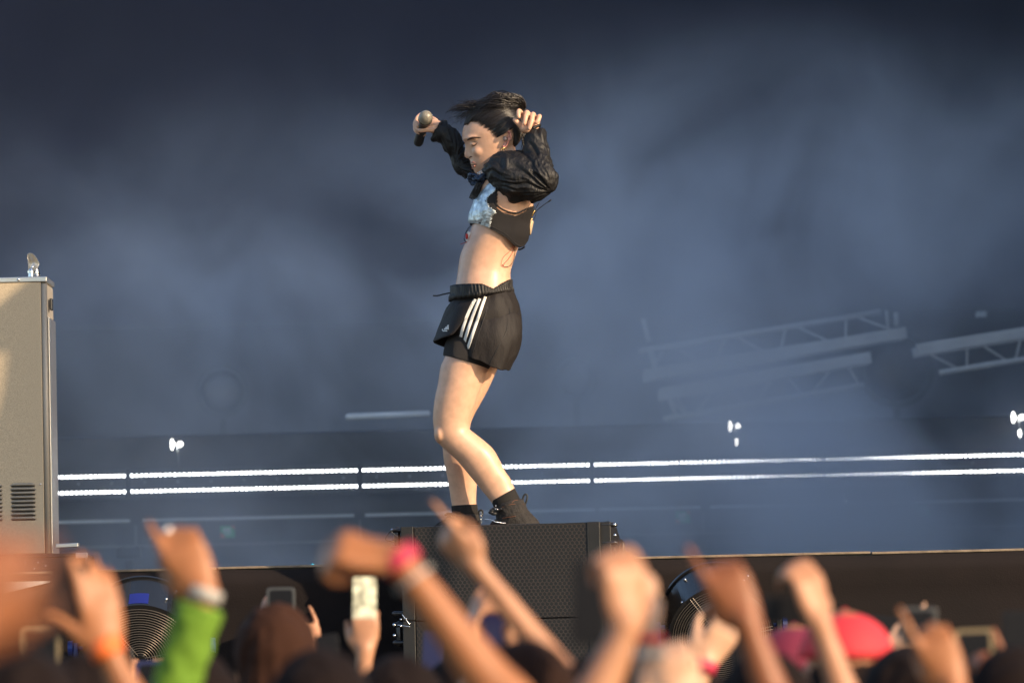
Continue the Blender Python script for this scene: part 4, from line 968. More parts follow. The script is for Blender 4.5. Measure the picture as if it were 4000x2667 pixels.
g.build('scarf_tassel', m_cord, dancer, smooth=True)
g = G()
for (px, py, r_) in [(1872, 684, 5), (1881, 679, 5.5), (1877, 692, 4), (1869, 693, 3.5), (1886, 688, 4), (1889, 675, 4)]:
    c = V(px, py, -.062); g.tube([c + Vector((r_ * K * math.cos(t * .55), -.002 * (t % 2), r_ * K * math.sin(t * .55))) for t in range(13)], .0012, 6, round_=False)
g.tube([V(1866, 686, -.03), V(1868, 680, -.055), V(1900, 664, -.062), V(1925, 655, -.06)], .0014, 6, cr=3)
g.build('necklace', m_chrome, dancer, smooth=True)
m_red = mat('red_cord', (0.42, 0.02, 0.015), .5); m_tagw = mat('white_tag', (0.72, 0.70, 0.66), .6)
g = G(); g.tube([V(1843, 880, -.05), V(1826, 900, -.05), V(1815, 925, -.04), V(1815, 940, -.04), V(1824, 949, -.045), V(1838, 942, -.05), V(1852, 915, -.06), V(1880, 888, -.09)], .0010, 6, cr=4); g.tube([V(1846, 880, -.045), V(1820, 915, -.045), V(1813, 938, -.045), V(1819, 948, -.045)], .0008, 6, cr=4); g.build('black_lace', m_cord, dancer, smooth=True)
g = G(); g.tube([V(1880, 886, -.09), V(1860, 900, -.075), V(1846, 920, -.06), V(1836, 938, -.05), V(1822, 950, -.05), V(1804, 956, -.05), V(1800, 958, -.05)], .0012, 6, cr=4); g.build('red_lace', m_red, dancer, smooth=True)
g = G(); g.box(V(1830, 928, -.054), (.012, .002, .034), M=Matrix.Rotation(R(12), 3, 'Y')); g.build('white_tag', m_tagw, dancer)
g = G(); g.ell(V(1824, 928, -.058), (.0055, .003, .011), 12); g.build('red_charm', m_red, dancer, smooth=True)
# loop of thin wires at the back
def skp(px, py, l=.004): 
    a = onskin(px, py, -1, l); return a if a else V(px, py, -.1)
g = G(); g.tube([skp(x, y) for x, y in [(2009, 955), (2008, 985), (2003, 1015), (1994, 1035), (1984, 1045), (1968, 1048), (1960, 1040)]], .0009, 6, cr=4); g.build('black_wire', m_cord, dancer, smooth=True)
g = G(); g.tube([skp(x, y) for x, y in [(2008, 955), (2001, 985), (1985, 1015), (1968, 1035), (1964, 1046), (1972, 1048)]], .0008, 6, cr=4); g.tube([skp(x, y) for x, y in [(2005, 955), (1990, 985), (1966, 1010), (1957, 1030), (1958, 1042), (1964, 1047)]], .0006, 6, cr=4); g.build('red_wire', m_red, dancer, smooth=True)
m_pack = mat('beige_pouch', (0.50, 0.36, 0.22), .7, var=.2, vscale=60)
g = G(); loft(g, [(2066, 858, 2076, 858, .015, 0), (2064, 868, 2084, 866, .03, 0), (2062, 885, 2081, 885, .034, 0), (2064, 900, 2078, 900, .032, 0), (2068, 918, 2074, 916, .02, 0)], k=4); g.build('transmitter_pouch', m_pack, dancer, smooth=True)
g = G(); g.tube([V(2070, 862, 0), V(2078, 845, 0), V(2098, 822, 0), V(2125, 800, 0), V(2147, 785, 0)], [.0016] * 5, 6, cr=3); g.tube([V(2143, 788, 0), V(2151, 782, 0)], .0028, 8)
g.tube([V(2072, 858, .01), V(2082, 835, .01), V(2092, 815, .01), V(2106, 792, .01)], .0014, 6, cr=3); g.tube([V(2084, 862, -.01), V(2094, 835, -.01), V(2090, 815, -.01), V(2080, 800, -.01)], .0008, 6, cr=3); g.build('antenna', m_cord, dancer, smooth=True)
g = G(); g.tube([V(2079, 843, -.003), V(2087, 824, -.003)], .0034, 8); g.tube([V(2068, 862, -.01), V(2076, 856, -.01)], .005, 8); g.build('connector', m_gold, dancer, smooth=True)

# ---- shorts
m_short = bpy.data.materials.new('shorts_cloth'); m_short.use_nodes = True
jack(m_short, (0.0070, 0.0042, 0.0036), .72, bs=110, bst=.2)
m_band = bpy.data.materials.new('gathered_waistband'); m_band.use_nodes = True
rib(m_band, (0.009, 0.007, 0.0065), 520, .6, (1, .3, 0.12))
def cloth(name, secs, drop=0.0, seg=120, k=10, ex=.86, amp=.0040, seed=7):
    g = G(); loft(g, secs, seg=seg, k=k, ex=ex); g.f = [f for f in g.f if len(f) == 4]; g.mi = [0] * len(g.f)
    nr = len(g.v) // seg
    for r_ in range(nr):
        t = r_ / (nr - 1)
        for m in range(seg):
            i = r_ * seg + m; x, y, z = g.v[i]; si = math.sin(2 * math.pi * m / seg); pl = math.sin(2 * math.pi * m / seg * 7 + seed) * .5 + math.sin(2 * math.pi * m / seg * 12 + seed * 2) * .35
            g.v[i] = (x, y * 1.0 + (-.006 * pl * t * t if si < 0 else .006 * pl * t * t), z - drop * t ** 3 * max(0, -si) - .004 * pl * t ** 3)
    o = g.build(name, m_short, dancer, smooth=True, wrinkle=wr(amp, 13, seed, (1, 1, .30)))
    return o
so_ = cloth('shorts', [(1769, 1164, 2006, 1136, .150, 0), (1762, 1180, 2014, 1156, .165, 0), (1748, 1200, 2026, 1184, .176, 0), (1736, 1234, 2035, 1230, .183, 0), (1730, 1270, 2038, 1270, .180, 0), (1745, 1310, 2036, 1310, .165, 0), (1775, 1345, 2025, 1345, .13, 0)])
leg_n = cloth('leg_panel', [(1780, 1215, 1990, 1205, .080, -.070), (1748, 1250, 2028, 1235, .098, -.075), (1752, 1285, 2038, 1290, .112, -.080), (1770, 1315, 2036, 1340, .118, -.080), (1782, 1337, 2018, 1395, .118, -.078), (1790, 1352, 1992, 1444, .117, -.075)], drop=.030, amp=.0045, seed=3)
leg_f = cloth('leg_panel', [(1780, 1215, 1990, 1205, .075, .080), (1760, 1282, 2035, 1290, .105, .085), (1790, 1330, 2030, 1345, .108, .085), (1825, 1365, 2012, 1390, .108, .085), (1850, 1385, 1990, 1430, .106, .085)], seed=5)
for o_ in (so_, leg_n, leg_f): q = o_.modifiers.new('s', 'SOLIDIFY'); q.thickness = .003; q.offset = -1
# flared front flap of the near leg
g = G(); rings = []
FL = [((1745, 1200), (1850, 1190)), ((1728, 1245), (1830, 1230)), ((1712, 1285), (1812, 1265)), ((1700, 1318), (1790, 1298)), ((1692, 1338), (1770, 1318))]
for (l, r_) in FL:
    rr = []
    for i in range(18):
        t = i / 17; x = l[0] + (r_[0] - l[0]) * t; y = l[1] + (r_[1] - l[1]) * t
        off = -.01 - .165 * math.sin(t * math.pi / 2) ** .6
        rr.append(V(x, y, off))
    rings.append(rr)
n_ = 18; vs = [p for r_ in rings for p in r_]; g.add(vs, [(i * n_ + j, i * n_ + j + 1, (i + 1) * n_ + j + 1, (i + 1) * n_ + j) for i in range(len(rings) - 1) for j in range(n_ - 1)])
# mirrored far half of the flap
vs2 = []
for (l, r_) in FL:
    for i in range(18):
        t = i / 17; x = l[0] + (r_[0] - l[0]) * t; y = l[1] + (r_[1] - l[1]) * t + 38 * t * (1 if l[1] > 1300 else .6)
        vs2.append(V(x, y, -.01 + .165 * math.sin(t * math.pi / 2) ** .6))
g.add(vs2, [(i * n_ + j, (i + 1) * n_ + j, (i + 1) * n_ + j + 1, i * n_ + j + 1) for i in range(len(FL) - 1) for j in range(n_ - 1)])
fl_o = g.build('front_flap', m_short, dancer, smooth=True, sub=1, wrinkle=lambda p: .003 * noise.noise(p * 14)); q = fl_o.modifiers.new('s', 'SOLIDIFY'); q.thickness = .003; q.offset = 0
# waistband: gathered ring dipping at the side
g = G(); rings = []
for (dy, ex_) in ((0, .002), (.25, .006), (.5, .004), (.75, .007), (1.0, .004)):
    rr = []
    for i in range(220):
        th = 2 * math.pi * i / 220; co = math.cos(th); si = math.sin(th)
        xt = 1880 + 121 * co; t = (co + 1) / 2
        yt = lin([(1762, 1118), (1885, 1121), (1929, 1139), (1960, 1118), (1998, 1094)], xt) if si < 0 else lin([(1762, 1118), (1998, 1094)], xt)
        yb = lin([(1769, 1177), (1862, 1174), (1907, 1162), (2005, 1144)], 1886 + 121 * co)
        x = xt + (6 if dy > .6 else 0) * co; y = yt + (yb - yt) * dy
        hd = (.180 + ex_ + (.0022 * math.sin(i * 220 / 5.0)) + .002 * noise.noise(Vector((i * .3, dy, 0))))
        rr.append(V(x + 2.2 * math.sin(i * 1.9), y, si * hd * (1 if abs(si) < 1 else 1)))
    rings.append(rr)
g.rings(rings, cap=False); wb = g.build('waistband', m_band, dancer, smooth=True); q = wb.modifiers.new('s', 'SOLIDIFY'); q.thickness = .006; q.offset = -1
g = G(); g.tube([V(1770, 1145, -.02), V(1756, 1146, -.025), V(1730, 1152, -.03), V(1710, 1157, -.03), V(1694, 1157, -.03)], .0028, 8, cr=4); g.build('drawstring', m_cord, dancer, smooth=True)
# inner tights
g = G(); loft(g, [(1790, 1215, 2000, 1215, .085, -.07), (1772, 1290, 1985, 1290, .096, -.078), (1744, 1335, 1960, 1340, .101, -.078), (1735, 1368, 1940, 1385, .103, -.078), (1732, 1390, 1918, 1432, .101, -.079), (1736, 1394, 1908, 1446, .098, -.080)], k=5); g.build('inner_shorts', m_rib, dancer, smooth=True)
g = G(); loft(g, [(1790, 1215, 2000, 1215, .085, .075), (1772, 1290, 1985, 1290, .096, .083), (1752, 1330, 1985, 1350, .103, .083), (1755, 1380, 1960, 1410, .096, .085), (1752, 1400, 1940, 1428, .095, .087)], k=5); g.build('inner_shorts', m_rib, dancer, smooth=True)
# stripes and emblem
m_stripe = mat('white_stripe', (0.72, 0.70, 0.66), .6, bump=.2, bscale=200)
sbv = BVHTree.FromPolygons([v.co for v in so_.data.vertices], [tuple(p.vertices) for p in so_.data.polygons]); lbv = BVHTree.FromPolygons([v.co for v in leg_n.data.vertices], [tuple(p.vertices) for p in leg_n.data.polygons])
fbv = BVHTree.FromPolygons([v.co for v in fl_o.data.vertices], [tuple(p.vertices) for p in fl_o.data.polygons])
def surf(px, py, lift=None):
    lift = LIFT[0] if lift is None else lift
    o_ = V(px, py, 0) + Vector((0, -1, 0)); best = None
    for t in (sbv, fbv, lbv):
        h = t.ray_cast(o_, Vector((0, 1, 0)))
        if h[0] and (best is None or h[0].y < best.y): best = h[0]
    return (best + Vector((0, -lift, 0))) if best else None
LIFT = [.0022]
def decal(g, poly_rows):
    ok = [[surf(*p) for p in row] for row in poly_rows]
    vs = []; n = len(ok[0]); fs = []
    for row in ok:
        for p in row: vs.append(p if p else Vector((0, PY, Z_ST)))
    for i in range(len(ok) - 1):
        for j in range(n - 1):
            if all((ok[i][j], ok[i][j + 1], ok[i + 1][j], ok[i + 1][j + 1])): fs.append((i * n + j, i * n + j + 1, (i + 1) * n + j + 1, (i + 1) * n + j))
    used = sorted({i for f in fs for i in f}); mp = {a: j for j, a in enumerate(used)}
    g.add([vs[i] for i in used], [tuple(mp[i] for i in f) for f in fs])
def stripe(pts, w):
    (a, b_, c) = [Vector((p[0], p[1], 0)) for p in pts]; rows = []
    for i in range(33):
        t = i / 32; p = (a * (1 - t) ** 2 + (2 * b_ - (a + c) / 2) * 2 * t * (1 - t) + c * t * t); d = 2 * (1 - t) * ((2 * b_ - (a + c) / 2) - a) + 2 * t * (c - (2 * b_ - (a + c) / 2)); d.normalize(); nn = Vector((-d.y, d.x, 0))
        rows.append([((p + nn * w * s_).x, (p + nn * w * s_).y) for s_ in (-.5, -.17, .17, .5)])
    g = G(); decal(g, rows); o = g.build('stripe', m_stripe, dancer, smooth=True); q = o.modifiers.new('s', 'SOLIDIFY'); q.thickness = .0012; q.offset = 0
stripe([(1858, 1180), (1820, 1262), (1796, 1351)], 11.5)
stripe([(1875, 1178), (1841, 1266), (1811, 1362)], 11.5)
stripe([(1897, 1170), (1862, 1275), (1828, 1373)], 11.5)
g = G()
LIFT[0] = .0055
def quad(pts): decal(g, [[pts[0], pts[1]], [pts[3], pts[2]]])
for (bx, tx, h0, h1) in ((1734, 1732, 4, 7), (1740, 1740, 3, 13), (1747, 1749, 2, 19)):
    quad([(bx + 2, 1294 - h1 + 4), (bx + 7, 1294 - h1 + 2), (bx + 7.5, 1297), (bx + 2.5, 1295)])
quad([(1727, 1293), (1731, 1291), (1733, 1296), (1729, 1297)])
quad([(1731, 1298), (1749, 1300), (1748, 1303.5), (1731, 1301.5)])
q_ = g.build('white_emblem', m_stripe, dancer).modifiers.new('s', 'SOLIDIFY'); q_.thickness = .001; q_.offset = 0
# seams
g = G()
for pts in ([(1913, 1165), (1900, 1230), (1870, 1320), (1850, 1385)], [(1990, 1160), (1992, 1220), (1980, 1300), (1945, 1370), (1915, 1430)]):
    q = [surf(x, y, .0008) for x, y in pts]; q = [a for a in q if a]
    if len(q) > 1: g.tube(q, .0012, 5, cr=4)
g.build('seam', m_cord, dancer, smooth=True)

# ---- socks and boots
m_sock = mat('ribbed_sock', (0.007, 0.005, 0.0045), .85, bump=.3, bscale=500)
m_boot = mat('worn_canvas_boot', (0.016, 0.0125, 0.011), .8, bump=.4, bscale=260, var=.3, vscale=40)
m_sole = mat('rubber_sole', (0.010, 0.010, 0.010), .6); m_orange = mat('orange_thread', (0.14, 0.05, 0.022), .7)
g = G(); loft(g, [(1919, 1960, 2011, 1908, .0395, -.062), (1923, 1968, 2018, 1922, .0400, -.062), (1930, 1985, 2032, 1950, .0405, -.061), (1945, 2010, 2050, 1980, .041, -.060)], k=4); g.build('sock', m_sock, dancer, smooth=True)
g = G(); loft(g, [(1762, 1972, 1863, 1966, .0400, .095), (1762, 1982, 1865, 1976, .0405, .095), (1764, 2010, 1868, 2006, .041, .095)], k=4); g.build('sock', m_sock, dancer, smooth=True)
def boot(near):
    g = G()
    if near:
        o = -.06
        loft(g, [(1931, 1973, 2040, 1949, .047, o), (1934, 1992, 2052, 1968, .049, o), (1936, 2012, 2062, 1992, .050, o), (1938, 2034, 2082, 2014, .050, o), (1940, 2052, 2102, 2034, .050, o), (1938, 2072, 2112, 2062, .052, o), (1940, 2088, 2112, 2086, .050, o)], k=4)
        g.tube([V(2040, 2060, o), V(1985, 2060, o + .06), V(1950, 2068, o + .13), V(1930, 2074, o + .16)], [.048, .046, .042, .030], 18, cr=4)
    else:
        o = .095
        loft(g, [(1742, 2010, 1868, 2003, .048, o), (1741, 2030, 1874, 2024, .050, o), (1741, 2055, 1880, 2050, .051, o), (1740, 2088, 1884, 2088, .050, o)], k=4)
        g.tube([V(1800, 2058, o), V(1765, 2062, o - .01), V(1725, 2072, o - .02), V(1705, 2078, o - .02)], [.046, .044, .036, .026], 18, cr=4)
    bo = g.build('boot', m_boot, dancer, voxel=.0038, sm=4, wrinkle=wr(.0022, 40, 2))
    g = G()
    if near:
        g.tube([V(2040, 1964, o + .0), V(2043, 1946, o), (V(2048, 1934, o)), V(2055, 1932, o), V(2059, 1940, o), V(2057, 1956, o), V(2052, 1970, o)], .0035, 8, cr=4)
    else:
        g.tube([V(1869, 2012, o), V(1870, 1996, o), V(1876, 1989, o), V(1884, 1992, o), V(1884, 2004, o), V(1880, 2015, o)], .0035, 8, cr=4)
    g.build('pull_loop', m_sole, bo, smooth=True)
    g = G()
    if near:
        for (x, y) in [(1924, 1996), (1920, 2003), (1930, 2008), (1932, 1990)]: g.ell(V(x, y, o - .035), (.012, .012, .007), 10)
        g.tube([V(1915, 2004, o - .03), V(1935, 1998, o - .045), V(1958, 1990, o - .05)], .004, 8)
    else: g.tube([V(1740, 2008, o - .03), V(1752, 2004, o - .05), V(1776, 2008, o - .052)], .005, 8, cr=3)
    g.build('lace', m_cord, bo, smooth=True)
    if near:
        g = G()
        for (x, y) in [(1937, 1978), (1944, 1992), (1936, 1990)]: g.ell(V(x, y, o - .049), .0028, 8)
        for k in range(12): g.ell(V(1936 + k * 3.4, 2041 + k * .4, o - .052), .0024, 6)
        g.build('metal_stud', m_chrome, bo, smooth=True)
        g = G(); g.tube([V(1897, 2030, o - .05), V(1922, 2033, o - .05), V(1935, 2040, o - .05)], .0022, 6); g.build('lace_tip', m_chrome, bo, smooth=True)
        g = G()
        bb_ = BVHTree.FromPolygons([v.co for v in bo.data.vertices], [tuple(p.vertices) for p in bo.data.polygons])
        for pts in ([(1962, 1984), (2000, 1972), (2045, 1972)], [(2000, 1966), (2010, 1958), (2022, 1956)], [(1962, 2026), (1990, 2022), (2014, 2018)]):
            q = [onskin(x, y, -1, .001, bb_) for x, y in pts]; q = [a for a in q if a]
            if len(q) > 1: g.tube(q, .0010, 5, cr=4)
        g.build('orange_stitching', m_orange, bo, smooth=True)
    else:
        g = G()
        for k in range(9): g.ell(V(1879 + 3 * math.sin(k * 2), 1999 + k * 5, o - .01), .0026, 6)
        g.build('bead_chain', m_chrome, bo, smooth=True)
    g = G()
    if near: g.tube([V(2075, 2096, o), V(2020, 2096, o + .02), V(1960, 2094, o + .12), V(1938, 2092, o + .16)], [.045, .044, .040, .028], 14, cr=3)
    else: g.tube([V(1850, 2096, o), V(1800, 2096, o), V(1740, 2094, o - .015), V(1712, 2093, o - .02)], [.045, .044, .038, .026], 14, cr=3)
    c_ = V(1900, 2096, 0).z
    for i, v in enumerate(g.v): g.v[i] = (v[0], v[1], c_ + (v[2] - c_) * .22)
    g.build('sole', m_sole, bo, smooth=True)
boot(True); boot(False)

# ---- microphone (held, so a thing of its own)
m_ball = bpy.data.materials.new('mic_mesh'); m_ball.use_nodes = True
def ball(m):
    n = m.node_tree; b = n.nodes['Principled BSDF']; L = n.links.new; b.inputs['Metallic'].default_value = .1; b.inputs['Roughness'].default_value = .4
    tc = n.nodes.new('ShaderNodeTexCoord'); sp_ = n.nodes.new('ShaderNodeSeparateXYZ'); L(tc.outputs['Object'], sp_.inputs[0])
    def w(i):
        q = n.nodes.new('ShaderNodeMath'); q.operation = 'MULTIPLY'; q.inputs[1].default_value = 2100; L(sp_.outputs[i], q.inputs[0]); s_ = n.nodes.new('ShaderNodeMath'); s_.operation = 'SINE'; L(q.outputs[0], s_.inputs[0]); return s_.outputs[0]
    mx = n.nodes.new('ShaderNodeMath'); mx.operation = 'MAXIMUM'; L(w(0), mx.inputs[0]); L(w(2), mx.inputs[1])
    r_ = n.nodes.new('ShaderNodeValToRGB'); r_.color_ramp.elements[0].color = (.02, .018, .015, 1); r_.color_ramp.elements[1].color = (.42, .38, .30, 1); r_.color_ramp.elements[0].position = .2; r_.color_ramp.elements[1].position = .9
    L(mx.outputs[0], r_.inputs[0]); L(r_.outputs[0], b.inputs['Base Color'])
ball(m_ball)
m_mic = mat('mic_black', (0.020, 0.018, 0.016), .35)
mc = V(1662, 454, .050); me_ = V(1630, 540, .190)
mic = empty('microphone', me_, 'black wireless microphone with silver mesh head gripped in the raised hand', 'microphone')
axm = (me_ - mc).normalized(); Lm = (me_ - mc).length
g = G(); g.lathe(mc, axm, [(-.0262, .001), (-.0255, .008), (-.022, .0145), (-.016, .0205), (-.008, .0245), (0, .0262), (.008, .0255), (.0095, .0262), (.0125, .0262), (.014, .0245)], 36); g.build('mesh_head', m_ball, mic, smooth=True)
g = G(); g.lathe(mc, axm, [(.010, .0268), (.014, .0268), (.015, .0245), (.030, .019), (.036, .0175), (Lm * .6, .0175), (Lm - .01, .0185), (Lm, .0175), (Lm, .001)], 32); g.build('handle', m_mic, mic, smooth=False)
# ------------------------------------------------------------------ crowd with raised hands and phones
TONES = {}
def tone(name, c):
    TONES[name] = mat('skin_' + name, c, .5, sss=.08, var=.08, vscale=25)
tone('fair', (.40, .19, .10)); tone('warm', (.33, .125, .045)); tone('tan', (.24, .080, .028)); tone('deep', (.15, .05, .025)); tone('pale', (.52, .30, .19))
HAIRS = [mat('hair_brown', (.020, .009, .006), .9, spec=.15), mat('hair_dark', (.009, .005, .0045), .9, spec=.15), mat('hair_chestnut', (.035, .014, .008), .9, spec=.15)]
SHIRTS = [mat('shirt_black', (.015, .014, .016), .9), mat('shirt_purple', (.045, .030, .10), .9), mat('shirt_maroon', (.12, .02, .025), .9), mat('shirt_grey', (.10, .09, .09), .9)]
def hand_geo(g, wrist, zd, palm, curls, thumb_side, size=1.0, spread=.05, thumb=.4, nails=None):
    size = size * .86
    """wrist point, direction of the fingers, palm normal; thumb_side +1/-1 along x = zd x palm"""
    z = Vector(zd).normalized(); p = Vector(palm); p = (p - z * p.dot(z)).normalized(); x = z.cross(p).normalized() * thumb_side
    def W(a, b, c): return Vector(wrist) + (x * a + p * b + z * c) * size
    rings = []
    for (c, hw_, th, o) in [(-.01, .026, .019, 0), (.012, .030, .019, .001), (.04, .038, .018, .004), (.07, .042, .015, .003), (.092, .041, .011, .0)]:
        rings.append([W(hw_ * math.cos(t) , o + th * math.sin(t), c) for t in [2 * math.pi * i / 16 for i in range(16)]])
    g.rings(rings)
    L = [(.031, .044, .026, .021), (.0105, .049, .030, .022), (-.0105, .046, .028, .021), (-.030, .036, .021, .018)]
    for i, (bx, l1, l2, l3) in enumerate(L):
        c = curls[i]; a = [c * R(75), c * R(172), c * R(235)]
        pt = W(bx, 0, .088); pts = [W(bx * .9, 0, .06), pt]; sx_ = spread * (1.5 - i) / 1.5 * (1 - c)
        cur = Vector((bx, 0, .088))
        for l, an in zip((l1, l2, l3), a):
            cur = cur + Vector((math.sin(sx_) * l, math.sin(an) * l, math.cos(an) * l * math.cos(sx_))); pts.append(W(*cur))
        rr = [.0095, .0098, .0088, .008, .0066]; g.tube(pts, [r * size * (.9 if i == 3 else 1) for r in rr], 10, cr=3)
    tx = thumb
    g.tube([W(.022, .006, .012), W(.040, .012, .036), W(.040 + .030 * tx, .020 + .008 * (1 - tx), .062 + .012 * tx), W(.036 + .055 * tx, .026 + .010 * (1 - tx), .090 - .004 * tx)], [.013 * size, .0135 * size, .0100 * size, .0080 * size], 12, cr=3)
def person(label, Y, wrist, tip, elbow, palm=(0, 1, 0), tside=1, curls=(.3, .4, .5, .6), thumb=.4, skin='warm', hair=0, shirt=0, head=None, hgt=1.66, size=1.0, sleeve=None, band=None, band2=None, side=1, ring=False, elbow_off=0.0, group='people in the crowd with a hand raised', arm=True, hat=None, wr_off=0.0, sl_mat=None, extra=None, glove=None):
    root = empty('person', (0, 0, 0), label, 'person', group)
    g = G(); w = P(*wrist, Y + wr_off); e = P(*elbow, Y + elbow_off)
    if head: hp = P(head[0], head[1], head[2]); hx, hy, top = hp.x, head[2], hp.z
    else: hx, hy, top = e.x - side * .20, Y + .06, hgt
    root.location = (hx, hy, 0)
    ht = top / 1.68
    sh = Vector((hx + side * .165, hy, top - .29))
    if arm:
        t = P(*tip, Y + wr_off); zd = (t - w)
        hand_geo(g, w, zd, palm, curls, tside, size, thumb=thumb)
        g.tube([w + zd.normalized() * .01, w.lerp(e, .12), w.lerp(e, .45), w.lerp(e, .8), e, e.lerp(sh, .5), sh], [.0215 * size, .0205 * size, .026 * size, .033 * size, .034 * size, .043, .053], 16, cr=3)
    if extra:
        (w2, t2, e2, pl2, ts2, cu2, th2) = extra; w2 = P(*w2, Y + wr_off); e2 = P(*e2, Y); t2 = P(*t2, Y + wr_off)
        sh2 = Vector((hx - side * .165, hy, top - .29)); hand_geo(g, w2, t2 - w2, pl2, cu2, ts2, size, thumb=th2)
        g.tube([w2, w2.lerp(e2, .45), w2.lerp(e2, .8), e2, e2.lerp(sh2, .5), sh2], [.024, .031, .036, .037, .045, .055], 16, cr=3)
    def ringz(z, hw_, hd, ox=0, oy=0): return [Vector((hx + ox + hw_ * math.cos(2 * math.pi * k / 20), hy + oy + hd * math.sin(2 * math.pi * k / 20), z)) for k in range(20)]
    g.ell((hx, hy, top - .105), (.076, .096, .115), 18)
    g.ell((hx, hy + .055, top - .165), (.052, .055, .065), 14)       # jaw, facing the stage
    g.ell((hx, hy + .102, top - .135), (.012, .016, .020), 10)
    for s_ in (-1, 1): g.ell((hx + s_ * .078, hy + .005, top - .125), (.010, .018, .030), 10)
    g.rings([ringz(top - .17, .05, .055), ringz(top - .24, .052, .056), ringz(top - .262, .10, .075), ringz(top - .30, .185, .10), ringz(top - .42, .175, .115), ringz(top - .62, .145, .10), ringz(top - .80, .165, .115), ringz(top - .90, .15, .10)])
    for s_ in (-1, 1): g.tube([(hx + s_ * .085, hy, top - .86), (hx + s_ * .095, hy + .01, top * .28), (hx + s_ * .10, hy - .01, .07), (hx + s_ * .105, hy + .11, .035)], [.088, .058, .042, .034], 14, cr=3)
    if not extra and side: g.tube([(hx - side * .17, hy, top - .32), (hx - side * .21, hy + .02, top - .58), (hx - side * .19, hy + .12, top - .78)], [.048, .038, .026], 12, cr=3)
    body = g.build('body', TONES[skin], root, voxel=.0062, sm=3)
    # shirt: torso and sleeve tops
    g = G(); g.rings([ringz(top - .247, .085, .075), ringz(top - .268, .125, .088), ringz(top - .30, .200, .112), ringz(top - .42, .190, .128), ringz(top - .62, .160, .115), ringz(top - .86, .180, .13)])
    if arm: g.tube([sh, sh.lerp(e, .5)], [.072, .058], 14)
    g.build('shirt', SHIRTS[shirt], root, voxel=.010, sm=3, wrinkle=wr(.010, 7, Y))
    g = G(); g.rings([ringz(top - .84, .172, .125), ringz(top - .95, .165, .12)], cap=True)
    for s_ in (-1, 1): g.tube([(hx + s_ * .085, hy, top - .90), (hx + s_ * .095, hy + .01, top * .28), (hx + s_ * .10, hy - .01, .12)], [.100, .072, .062], 14, cr=3)
    g.build('trousers', SHIRTS[0], root, voxel=.012, sm=2)
    if hat is None:
        g = G(); rnh = random.Random(int(Y * 100)); 
        g.ell((hx, hy - .012, top - .085), (.086, .104, .108), 20); g.ell((hx, hy - .045, top - .15), (.078, .072, .12), 16)
        g.build('hair', HAIRS[hair], root, voxel=.006, sm=2, wrinkle=lambda p: .006 * ridge(p, 22, Y, (1, 1, .3)))
    else:
        g = G(); g.ell((hx, hy - .03, top - .15), (.078, .075, .11), 16); g.build('hair', HAIRS[hair], root, smooth=True)
    if arm and sleeve:
        a_, b_, rr = sleeve; g = G(); g.tube([w.lerp(e, a_), w.lerp(e, (a_ + b_) / 2), w.lerp(e, b_)], rr, 18, cr=4, round_=False)
        g.build('sleeve', sl_mat, root, voxel=.005, sm=2, wrinkle=wr(.004, 22, 3))
    for bd in (band, band2):
        if bd and arm:
            t_, wd, m_ = bd; d = (e - w).normalized(); c = w + d * t_; g = G(); rb = (.0215 + .02 * max(0, t_) / .1 * .3) * size + .004
            g.lathe(c, d, [(-wd / 2, rb - .003), (-wd / 2, rb), (wd / 2, rb + .001), (wd / 2, rb - .003)], 28); g.build('wristband', m_, root, smooth=True)
    if ring and arm:
        t_ = BVHTree.FromPolygons([v.co for v in body.data.vertices], [tuple(p.vertices) for p in body.data.polygons]); o_ = Vector((0, 0, CAM_Z)); h_ = None
        for px_, py_ in ((630, 2058), (640, 2062), (655, 2070), (670, 2080), (690, 2090)):
            h_ = t_.ray_cast(o_, (P(px_, py_, Y) - o_).normalized())[0]
            if h_: break
        if h_:
            g = G(); g.ell(h_ - Vector((0, .003, 0)), .0065, 16); g.build('ring_stone', mat('ring_silver', (.95, .92, .85), .22, metal=1.0), root, smooth=True)
            g = G(); g.tube([h_ + Vector((.010 * math.cos(k * .55), .010 + .010 * math.sin(k * .55), 0)) for k in range(12)], .0016, 6, round_=False); g.build('ring_band', m_chrome, root, smooth=True)
    return root, body
def phone(label, Y, c, w, h, rz=0, rot=0, m_b=None, rim=None, screen=None, lens=True, group='phones held up in the crowd', face=1):
    s = 1 / PX(Y); ctr = P(*c, Y); W_, H_ = w * s, h * s
    root = empty('phone', ctr, label, 'phone', group); M = Matrix.Rotation(R(rot), 3, 'Y') @ Matrix.Rotation(R(rz), 3, 'Z')
    def rr(W2, H2, y0, y1, rad, name, m_, par):
        g = G(); ring = []
        for (cx, cz, a0) in ((W2 / 2 - rad, H2 / 2 - rad, 0), (-W2 / 2 + rad, H2 / 2 - rad, 90), (-W2 / 2 + rad, -H2 / 2 + rad, 180), (W2 / 2 - rad, -H2 / 2 + rad, 270)):
            for k in range(6): t = R(a0 + k * 18); ring.append((cx + rad * math.cos(t), cz + rad * math.sin(t)))
        g.rings([[ctr + M @ Vector((x, y, z)) for x, z in ring] for y in (y0, y1)]); return g.build(name, m_, par, bevel=.0006)
    b = rr(W_, H_, -.004, .004, min(W_, H_) * .14, 'phone_body', rim or m_b, root)
    rr(W_ - .006 if not rim else W_ * .80, H_ - .006 if not rim else H_ - W_ * .20, -.0048, -.0036, min(W_, H_) * .10, 'screen', screen or m_b, root)
    if lens:
        for k in range(2):
            g = G(); g.lathe(ctr + M @ Vector((-W_ * .25, .004, H_ * (.36 - .12 * k))), M @ Vector((0, 1, 0)), [(0, .006), (.002, .006), (.002, .004)], 14); g.build('camera_lens', m_fan, root)
    return root
